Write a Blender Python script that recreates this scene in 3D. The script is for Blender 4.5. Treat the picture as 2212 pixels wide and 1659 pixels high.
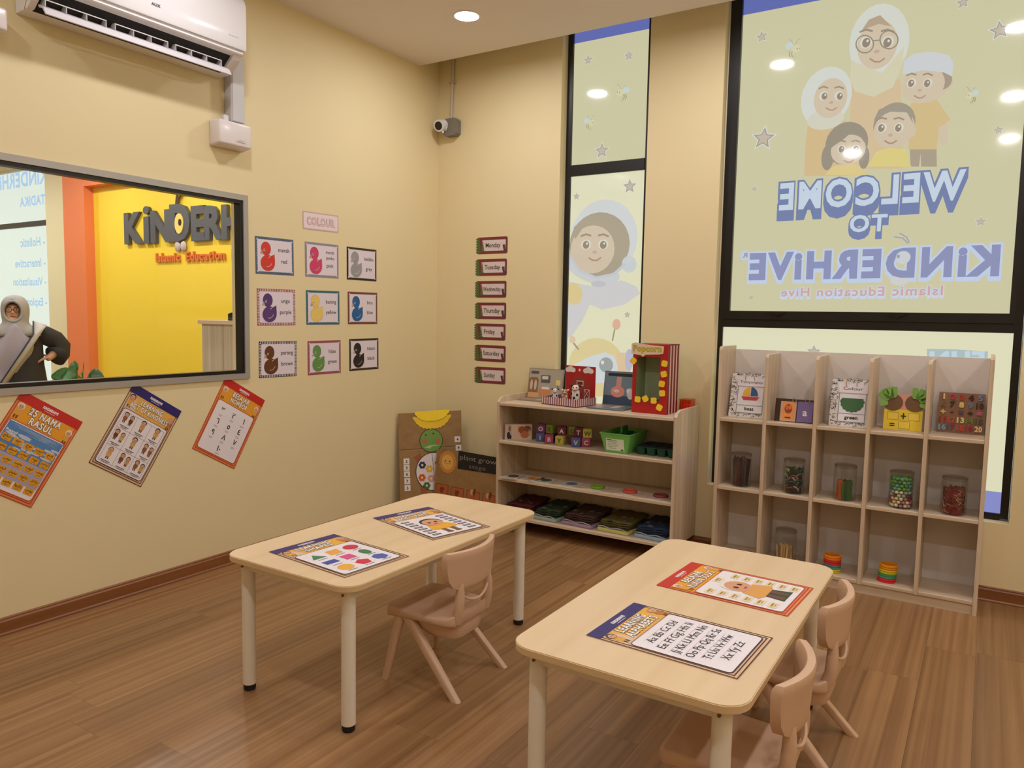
import bpy, bmesh, math, random
from math import pi, sin, cos, radians as R
from mathutils import Vector, Matrix

for o in list(bpy.data.objects):
    bpy.data.objects.remove(o, do_unlink=True)
SC = bpy.context.scene
COL = SC.collection
random.seed(11)

# ---------------------------------------------------------------- camera
cam_d = bpy.data.cameras.new('camera')
cam_d.sensor_fit = 'HORIZONTAL'
cam_d.sensor_width = 36.0
cam_d.lens = 1625.916 / 2212.0 * 36.0
cam_d.clip_start = 0.05
cam = bpy.data.objects.new('camera', cam_d)
COL.objects.link(cam)
YAW, PITCH, ROLL = R(32.29996), R(5.0342), R(1.04674)
fw = Vector((-sin(YAW) * cos(PITCH), cos(YAW) * cos(PITCH), -sin(PITCH)))
rt = fw.cross(Vector((0, 0, 1))).normalized()
up = rt.cross(fw)
r2 = rt * cos(ROLL) + up * sin(ROLL)
u2 = -rt * sin(ROLL) + up * cos(ROLL)
mw = Matrix((r2, u2, -fw)).transposed().to_4x4()
mw.translation = Vector((3.46254, -4.42037, 1.38))
cam.matrix_world = mw
SC.camera = cam

# ---------------------------------------------------------------- world and exposure
wd = bpy.data.worlds.new('daylight')
SC.world = wd
wd.use_nodes = True
bg = wd.node_tree.nodes['Background']
bg.inputs[0].default_value = (0.75, 0.87, 1.0, 1)
bg.inputs[1].default_value = 1.0
SC.view_settings.view_transform = 'Standard'
SC.view_settings.look = 'None'
SC.view_settings.gamma = 1.0
SC.view_settings.use_curve_mapping = False
SC.view_settings.exposure = 0.0
LAMP = 200.0          # emission strength of one classroom downlight
LAMP_HALL = 350.0     # emission strength of one added reception downlight
FILM = 0.92          # brightness of the daylight behind the window film

# ---------------------------------------------------------------- materials
def lin1(v):
    v = v / 255.0
    return v / 12.92 if v <= 0.04045 else ((v + 0.055) / 1.055) ** 2.4

def lin(c):
    return (lin1(c[0]), lin1(c[1]), lin1(c[2]), 1.0)

MATS = {}

def newmat(name):
    m = bpy.data.materials.new(name)
    m.use_nodes = True
    nt = m.node_tree
    return m, nt, nt.nodes['Principled BSDF']

def col(c, rough=0.5, metal=0.0, coat=0.0):
    k = ('c', tuple(c), rough, metal, coat)
    if k not in MATS:
        m, nt, b = newmat('colour_%d_%d_%d' % tuple(c))
        b.inputs['Base Color'].default_value = lin(c)
        b.inputs['Roughness'].default_value = rough
        b.inputs['Metallic'].default_value = metal
        b.inputs['Coat Weight'].default_value = coat
        tx = nt.nodes.new('ShaderNodeTexCoord')
        nz = nt.nodes.new('ShaderNodeTexNoise')
        nz.inputs['Scale'].default_value = 40.0
        mr = nt.nodes.new('ShaderNodeMapRange')
        mr.inputs['To Min'].default_value = max(0.02, rough - 0.06)
        mr.inputs['To Max'].default_value = min(1.0, rough + 0.06)
        nt.links.new(tx.outputs['Object'], nz.inputs['Vector'])
        nt.links.new(nz.outputs['Fac'], mr.inputs['Value'])
        nt.links.new(mr.outputs['Result'], b.inputs['Roughness'])
        MATS[k] = m
    return MATS[k]

def lit(c, k=None):
    """backlit translucent window film: daylight coming through one printed ink"""
    key = ('lit', tuple(c), k)
    if key not in MATS:
        m, nt, b = newmat('film_%d_%d_%d' % tuple(c))
        b.inputs['Base Color'].default_value = (0.03, 0.03, 0.03, 1)
        b.inputs['Roughness'].default_value = 0.06
        b.inputs['Emission Color'].default_value = lin(c)
        b.inputs['Emission Strength'].default_value = FILM if k is None else k
        m.cycles.emission_sampling = 'NONE'
        MATS[key] = m
    return MATS[key]

def wood(name, c1, c2, axis='X', scale=6.0, stretch=14.0, rough=0.45, per_object=False, bump=0.0):
    m, nt, b = newmat(name)
    N, L = nt.nodes, nt.links
    tx = N.new('ShaderNodeTexCoord')
    mp = N.new('ShaderNodeMapping')
    s = [scale * stretch / 2.0] * 3
    s['XYZ'.index(axis)] = scale / 6.0
    mp.inputs['Scale'].default_value = s
    src = tx.outputs['Object']
    if per_object:
        oi = N.new('ShaderNodeObjectInfo')
        ml = N.new('ShaderNodeVectorMath')
        ml.operation = 'MULTIPLY_ADD'
        cb = N.new('ShaderNodeCombineXYZ')
        for i in range(3):
            L.new(oi.outputs['Random'], cb.inputs[i])
        L.new(cb.outputs[0], ml.inputs[0])
        ml.inputs[1].default_value = (37.0, 53.0, 11.0)
        L.new(src, ml.inputs[2])
        src = ml.outputs[0]
    L.new(src, mp.inputs['Vector'])
    n1 = N.new('ShaderNodeTexNoise')
    n1.inputs['Scale'].default_value = 1.0
    n1.inputs['Detail'].default_value = 4.0
    n1.inputs['Distortion'].default_value = 0.25
    L.new(mp.outputs[0], n1.inputs['Vector'])
    rp = N.new('ShaderNodeValToRGB')
    rp.color_ramp.elements[0].position = 0.3
    rp.color_ramp.elements[0].color = lin(c1)
    rp.color_ramp.elements[1].position = 0.72
    rp.color_ramp.elements[1].color = lin(c2)
    L.new(n1.outputs['Fac'], rp.inputs['Fac'])
    out = rp.outputs['Color']
    if per_object:
        hs = N.new('ShaderNodeHueSaturation')
        mr = N.new('ShaderNodeMapRange')
        mr.inputs['To Min'].default_value = 0.85
        mr.inputs['To Max'].default_value = 1.13
        L.new(oi.outputs['Random'], mr.inputs['Value'])
        L.new(mr.outputs['Result'], hs.inputs['Value'])
        L.new(out, hs.inputs['Color'])
        out = hs.outputs['Color']
    L.new(out, b.inputs['Base Color'])
    b.inputs['Roughness'].default_value = rough
    if bump:
        bp = N.new('ShaderNodeBump')
        bp.inputs['Strength'].default_value = bump
        bp.inputs['Distance'].default_value = 0.002
        L.new(n1.outputs['Fac'], bp.inputs['Height'])
        L.new(bp.outputs[0], b.inputs['Normal'])
    return m

def paint(name, c, rough=0.6, bump=0.08, var=0.03):
    m, nt, b = newmat(name)
    N, L = nt.nodes, nt.links
    tx = N.new('ShaderNodeTexCoord')
    n1 = N.new('ShaderNodeTexNoise')
    n1.inputs['Scale'].default_value = 1.3
    n1.inputs['Detail'].default_value = 3.0
    L.new(tx.outputs['Object'], n1.inputs['Vector'])
    mr = N.new('ShaderNodeMapRange')
    mr.inputs['To Min'].default_value = 1.0 - var
    mr.inputs['To Max'].default_value = 1.0 + var
    L.new(n1.outputs['Fac'], mr.inputs['Value'])
    hs = N.new('ShaderNodeHueSaturation')
    hs.inputs['Color'].default_value = lin(c)
    L.new(mr.outputs['Result'], hs.inputs['Value'])
    L.new(hs.outputs['Color'], b.inputs['Base Color'])
    b.inputs['Roughness'].default_value = rough
    n2 = N.new('ShaderNodeTexNoise')
    n2.inputs['Scale'].default_value = 220.0
    L.new(tx.outputs['Object'], n2.inputs['Vector'])
    bp = N.new('ShaderNodeBump')
    bp.inputs['Strength'].default_value = bump
    bp.inputs['Distance'].default_value = 0.001
    L.new(n2.outputs['Fac'], bp.inputs['Height'])
    L.new(bp.outputs[0], b.inputs['Normal'])
    return m

def emit(name, c, s):
    m, nt, b = newmat(name)
    b.inputs['Base Color'].default_value = (0.8, 0.8, 0.8, 1)
    b.inputs['Emission Color'].default_value = lin(c)
    b.inputs['Emission Strength'].default_value = s
    return m

def thin_glass(name, tint=(1, 1, 1, 1), gloss=0.07):
    m = bpy.data.materials.new(name)
    m.use_nodes = True
    nt = m.node_tree
    nt.nodes.remove(nt.nodes['Principled BSDF'])
    tr = nt.nodes.new('ShaderNodeBsdfTransparent')
    tr.inputs[0].default_value = tint
    gl = nt.nodes.new('ShaderNodeBsdfGlossy')
    gl.inputs['Roughness'].default_value = 0.03
    lw = nt.nodes.new('ShaderNodeLayerWeight')
    lw.inputs['Blend'].default_value = 0.25
    mr = nt.nodes.new('ShaderNodeMapRange')
    mr.inputs['To Min'].default_value = gloss * 0.5
    mr.inputs['To Max'].default_value = min(1, gloss * 6)
    mx = nt.nodes.new('ShaderNodeMixShader')
    nt.links.new(lw.outputs['Facing'], mr.inputs['Value'])
    nt.links.new(mr.outputs['Result'], mx.inputs[0])
    nt.links.new(tr.outputs[0], mx.inputs[1])
    nt.links.new(gl.outputs[0], mx.inputs[2])
    nt.links.new(mx.outputs[0], nt.nodes['Material Output'].inputs[0])
    return m

WALL = paint('pale_yellow_wall_paint', (235, 219, 174))
CEIL = paint('white_ceiling_paint', (238, 229, 225), 0.8)
CREAM = paint('cream_wall_paint', (240, 232, 196))
YELLOW = paint('yellow_wall_paint', (252, 222, 62))
ORANGE = paint('orange_wall_paint', (240, 134, 84))
FLOOR_W = wood('walnut_vinyl_plank', (130, 93, 58), (166, 126, 84), 'Y', 2.6, 7.0, 0.34, True)
FLOOR_H = paint('grey_vinyl_floor', (170, 140, 105), 0.4)
SUB = paint('dark_floor_screed', (54, 36, 24), 0.8)
SKIRT = wood('brown_skirting_wood', (124, 74, 36), (142, 90, 46), 'Y', 4.0, 12.0, 0.4)
SKIRT_X = wood('brown_skirting_wood_x', (124, 74, 36), (142, 90, 46), 'X', 4.0, 12.0, 0.4)
OAK_Z = wood('pale_oak_board_upright', (198, 174, 146), (222, 202, 176), 'Z', 5.0, 16.0, 0.42)
OAK_X = wood('pale_oak_board_lying', (198, 174, 146), (222, 202, 176), 'X', 5.0, 16.0, 0.42)
OAKB = wood('pale_oak_back_board', (204, 186, 162), (218, 200, 178), 'Z', 4.0, 14.0, 0.5)
GREYOAK = wood('grey_oak_laminate', (186, 176, 160), (212, 204, 190), 'Z', 5.0, 18.0, 0.5)
BIRCH = wood('birch_table_laminate', (224, 196, 156), (234, 208, 170), 'Y', 3.0, 12.0, 0.33)
BIRCH_E = col((218, 188, 142), 0.45)
METALW = col((236, 228, 212), 0.35)
WHITE = col((238, 236, 238), 0.25)
BLACK = col((18, 16, 16), 0.35)
RUBBER = col((14, 14, 14), 0.6)
ALU = col((176, 172, 164), 0.35, 0.3)
PLASTIC = col((212, 176, 146), 0.42)
PAPER = col((238, 230, 236), 0.4)
GLASS = thin_glass('clear_window_glass', (0.98, 1.0, 0.99, 1), 0.012)
JARG = thin_glass('clear_jar_glass', (0.97, 0.98, 0.97, 1), 0.05)
CARD = wood('brown_corrugated_cardboard', (146, 112, 68), (160, 126, 80), 'Z', 3.0, 10.0, 0.8)
DARKHOLE = col((24, 22, 20), 0.7)

# ---------------------------------------------------------------- mesh helpers
def B():
    return bmesh.new()

def box(bm, a, b, mi=0):
    x0, y0, z0 = a
    x1, y1, z1 = b
    v = [bm.verts.new(p) for p in ((x0, y0, z0), (x1, y0, z0), (x1, y1, z0), (x0, y1, z0),
                                   (x0, y0, z1), (x1, y0, z1), (x1, y1, z1), (x0, y1, z1))]
    for f in ((0, 3, 2, 1), (4, 5, 6, 7), (0, 1, 5, 4), (1, 2, 6, 5), (2, 3, 7, 6), (3, 0, 4, 7)):
        bm.faces.new([v[i] for i in f]).material_index = mi
    return bm

def rbox(a, b, r=0.004, seg=2):
    bm = box(B(), a, b)
    bmesh.ops.bevel(bm, geom=list(bm.edges), offset=r, segments=seg, affect='EDGES', profile=0.5)
    return bm

def loft(bm, rings, cap=True, closed=True, mi=0):
    vs = [[bm.verts.new(p) for p in r] for r in rings]
    n = len(vs[0])
    for i in range(len(vs) - 1):
        for j in range(n if closed else n - 1):
            k = (j + 1) % n
            bm.faces.new((vs[i][j], vs[i][k], vs[i + 1][k], vs[i + 1][j])).material_index = mi
    if cap:
        bm.faces.new(list(reversed(vs[0]))).material_index = mi
        bm.faces.new(vs[-1]).material_index = mi
    return bm

def circ(c, u, v, ru, rv, n):
    return [c + u * (ru * cos(2 * pi * i / n)) + v * (rv * sin(2 * pi * i / n)) for i in range(n)]

def cyl(bm, p0, p1, r0, r1=None, n=16, mi=0):
    p0, p1 = Vector(p0), Vector(p1)
    r1 = r0 if r1 is None else r1
    d = (p1 - p0).normalized()
    u = d.orthogonal().normalized()
    v = d.cross(u)
    return loft(bm, [circ(p0, u, v, r0, r0, n), circ(p1, u, v, r1, r1, n)], True, True, mi)

def tube(bm, pts, r, n=8, mi=0, cap=True):
    pts = [Vector(p) for p in pts]
    rings = []
    u = None
    for i, p in enumerate(pts):
        d = (pts[min(i + 1, len(pts) - 1)] - pts[max(i - 1, 0)]).normalized()
        u = d.orthogonal().normalized() if u is None else (u - d * u.dot(d)).normalized()
        v = d.cross(u)
        rr = r[i] if isinstance(r, (list, tuple)) else r
        rings.append(circ(p, u, v, rr, rr, n))
    return loft(bm, rings, cap, True, mi)

def lathe(bm, prof, n=24, c=(0, 0, 0), mi=0, cap=False):
    c = Vector(c)
    X, Y = Vector((1, 0, 0)), Vector((0, 1, 0))
    return loft(bm, [circ(c + Vector((0, 0, z)), X, Y, max(r, 1e-4), max(r, 1e-4), n) for r, z in prof], cap, True, mi)

def prism(bm, poly, t0, t1, M=None, mi=0):
    """polygon in local xy extruded in local z from t0 to t1, mapped by M"""
    M = M or Matrix.Identity(4)
    lo = [bm.verts.new(M @ Vector((x, y, t0))) for x, y in poly]
    hi = [bm.verts.new(M @ Vector((x, y, t1))) for x, y in poly]
    n = len(poly)
    bm.faces.new(list(reversed(lo))).material_index = mi
    bm.faces.new(hi).material_index = mi
    for i in range(n):
        j = (i + 1) % n
        bm.faces.new((lo[i], lo[j], hi[j], hi[i])).material_index = mi
    return bm

def ball(bm, c, rx, ry=None, rz=None, nu=12, nv=8, mi=0):
    ry = rx if ry is None else ry
    rz = rx if rz is None else rz
    c = Vector(c)
    rings = []
    for i in range(nv + 1):
        a = -pi / 2 + pi * i / nv
        k = max(cos(a), 0.02)
        rings.append([c + Vector((rx * k * cos(2 * pi * j / nu), ry * k * sin(2 * pi * j / nu), rz * sin(a))) for j in range(nu)])
    return loft(bm, rings, True, True, mi)

def rrpts(w, h, r, n=5, cx=0.0, cy=0.0):
    o = []
    for sx, sy, a0 in ((1, 1, 0), (-1, 1, 90), (-1, -1, 180), (1, -1, 270)):
        for i in range(n + 1):
            a = R(a0 + 90.0 * i / n)
            o.append((cx + sx * (w / 2 - r) + r * cos(a), cy + sy * (h / 2 - r) + r * sin(a)))
    return o

def part(name, bm, mats, parent=None, smooth=False, M=None, label=None):
    bmesh.ops.recalc_face_normals(bm, faces=list(bm.faces))
    me = bpy.data.meshes.new(name)
    bm.to_mesh(me)
    bm.free()
    for m in (mats if isinstance(mats, (list, tuple)) else [mats]):
        me.materials.append(m)
    if smooth:
        for p in me.polygons:
            p.use_smooth = True
        if smooth != 'all':
            try:
                me.set_sharp_from_angle(angle=R(35))
            except Exception:
                pass
    o = bpy.data.objects.new(name, me)
    COL.objects.link(o)
    if parent is not None:
        o.parent = parent
    if M is not None:
        o.matrix_local = M
    if label:
        o['label'] = label
    return o

def tag(o, label, cat, group=None):
    o['label'] = label
    o['category'] = cat
    if group:
        o['group'] = group
    return o

def thing(name, label, cat, M=None, group=None):
    o = bpy.data.objects.new(name, None)
    o.empty_display_size = 0.05
    COL.objects.link(o)
    if M is not None:
        o.matrix_world = M
    return tag(o, label, cat, group)

def struct(o):
    o['kind'] = 'structure'
    return o

def T(x, y, z, rz=0.0):
    return Matrix.Translation((x, y, z)) @ Matrix.Rotation(R(rz), 4, 'Z')

def frame(o, u, v, rot=0.0):
    """plane frame: x to the reader's right, y to the top of the print, z out of the sheet"""
    u, v = Vector(u).normalized(), Vector(v).normalized()
    n = u.cross(v)
    m = Matrix((u, v, n)).transposed().to_4x4()
    m.translation = Vector(o)
    return m @ Matrix.Rotation(R(rot), 4, 'Z')

def on_left(y, z, x=0.0, rot=0.0):
    return frame((x, y, z), (0, 1, 0), (0, 0, 1), rot)

def on_back(x, z, y=0.0, rot=0.0):
    return frame((x, y, z), (1, 0, 0), (0, 0, 1), rot)

# ---------------------------------------------------------------- flat print
TXT = {}

def text_mesh(s, bold, space=None):
    space = 1.0 + max(0.0, bold) * 2.4 if space is None else space
    k = (s, bold, space)
    if k not in TXT:
        cu = bpy.data.curves.new('t', 'FONT')
        cu.body = s
        cu.size = 1.0
        cu.offset = bold
        cu.space_character = space
        cu.resolution_u = 3
        ob = bpy.data.objects.new('t', cu)
        COL.objects.link(ob)
        dg = bpy.context.evaluated_depsgraph_get()
        me = bpy.data.meshes.new_from_object(ob.evaluated_get(dg))
        vs = [(v.co.x, v.co.y) for v in me.vertices]
        fs = [tuple(p.vertices) for p in me.polygons]
        bpy.data.objects.remove(ob, do_unlink=True)
        bpy.data.curves.remove(cu)
        bpy.data.meshes.remove(me)
        if vs:
            x0 = min(v[0] for v in vs)
            x1 = max(v[0] for v in vs)
        else:
            x0, x1 = 0, 1
        TXT[k] = (vs, fs, x0, x1)
    return TXT[k]

class Art:
    def __init__(s, eps=0.0003, z0=0.0012, mat=None, thick=0.0):
        s.v, s.f, s.m = [], [], []
        s.mats, s.idx, s.k = [], {}, 0
        s.eps, s.z0, s.mat = eps, z0, mat or (lambda c: col(c, 0.42))

    def mi(s, c):
        if c not in s.idx:
            s.idx[c] = len(s.mats)
            s.mats.append(s.mat(c))
        return s.idx[c]

    def poly(s, pts, c, l=0):
        b = len(s.v)
        s.k += 1
        z = s.z0 + (l + 0.028 * (s.k % 30)) * s.eps
        a = sum(p[0] * q[1] - q[0] * p[1] for p, q in zip(pts, pts[1:] + pts[:1]))
        if a < 0:
            pts = pts[::-1]
        s.v += [(p[0], p[1], z) for p in pts]
        s.f.append(tuple(range(b, b + len(pts))))
        s.m.append(s.mi(c))

    def rect(s, x, y, w, h, c, l=0):
        s.poly([(x - w / 2, y - h / 2), (x + w / 2, y - h / 2), (x + w / 2, y + h / 2), (x - w / 2, y + h / 2)], c, l)

    def rr(s, x, y, w, h, r, c, l=0):
        s.poly(rrpts(w, h, r, 4, x, y), c, l)

    def ell(s, x, y, rx, ry, c, l=0, n=20, rot=0.0, a0=0.0, a1=360.0):
        ca, sa = cos(R(rot)), sin(R(rot))
        pts = []
        for i in range(n if a1 - a0 >= 360 else n + 1):
            a = R(a0 + (a1 - a0) * i / n)
            px, py = rx * cos(a), ry * sin(a)
            pts.append((x + px * ca - py * sa, y + px * sa + py * ca))
        if a1 - a0 < 360:
            pts.append((x, y))
        s.poly(pts, c, l)

    def star(s, x, y, r, c, l=0, rot=0.0, k=0.45, n=5):
        s.poly([(x + (r if i % 2 == 0 else r * k) * sin(R(rot) + pi * i / n),
                 y + (r if i % 2 == 0 else r * k) * cos(R(rot) + pi * i / n)) for i in range(2 * n)], c, l)

    def line(s, pts, w, c, l=0):
        for p, q in zip(pts[:-1], pts[1:]):
            dx, dy = q[0] - p[0], q[1] - p[1]
            d = math.hypot(dx, dy) or 1e-9
            ex, ey = dx / d * w * 0.35, dy / d * w * 0.35
            nx, ny = -dy / d * w / 2, dx / d * w / 2
            s.poly([(p[0] + nx - ex, p[1] + ny - ey), (p[0] - nx - ex, p[1] - ny - ey),
                    (q[0] - nx + ex, q[1] - ny + ey), (q[0] + nx + ex, q[1] + ny + ey)], c, l)

    def outline(s, x, y, w, h, t, c, l=0):
        s.line([(x - w / 2, y - h / 2), (x + w / 2, y - h / 2), (x + w / 2, y + h / 2), (x - w / 2, y + h / 2), (x - w / 2, y - h / 2)], t, c, l)

    def text(s, t, x, y, h, c, l=0, w=None, bold=0.0, rot=0.0, mir=False, align='C', space=None, kx=None):
        """x,y: middle (or left end) of the baseline, h: capital height"""
        vs, fs, x0, x1 = text_mesh(t, bold, space)
        if not vs:
            return
        k = h / 0.73
        kx = kx or (k if w is None else w / (x1 - x0))
        ox = (x0 + x1) / 2 if align == 'C' else x0
        sg = -1 if mir else 1
        ca, sa = cos(R(rot)), sin(R(rot))
        b = len(s.v)
        s.k += 1
        z = s.z0 + (l + 0.028 * (s.k % 30)) * s.eps
        for vx, vy in vs:
            px, py = (vx - ox) * kx * sg, vy * k
            s.v.append((x + px * ca - py * sa, y + px * sa + py * ca, z))
        for f in fs:
            f = tuple(b + i for i in f)
            s.f.append(f[::-1] if mir else f)
            s.m.append(s.mi(c))

    def text2(s, t, x, y, h, c, cout, l=0, w=None, bold=0.03, grow=0.05, rot=0.0, mir=False):
        sp = 1.0 + (bold + grow) * 2.0
        vs, fs, x0, x1 = text_mesh(t, bold, sp)
        kx = h / 0.73 if w is None else w / (x1 - x0)
        s.text(t, x, y, h, cout, l, None, bold + grow, rot, mir, 'C', sp, kx)
        s.text(t, x, y, h, c, l + 1, None, bold, rot, mir, 'C', sp, kx)

    def build(s, name, parent=None, M=None, label=None):
        me = bpy.data.meshes.new(name)
        me.from_pydata(s.v, [], s.f)
        for m in s.mats:
            me.materials.append(m)
        me.polygons.foreach_set('material_index', s.m)
        me.update()
        o = bpy.data.objects.new(name, me)
        COL.objects.link(o)
        if parent is not None:
            o.parent = parent
        if M is not None:
            o.matrix_local = M
        if label:
            o['label'] = label
        return o

def sheet_mesh(w, h, t=0.0008, r=0.0):
    return prism(B(), rrpts(w, h, r, 4) if r else [(-w / 2, -h / 2), (w / 2, -h / 2), (w / 2, h / 2), (-w / 2, h / 2)], 0.0, t)

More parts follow.
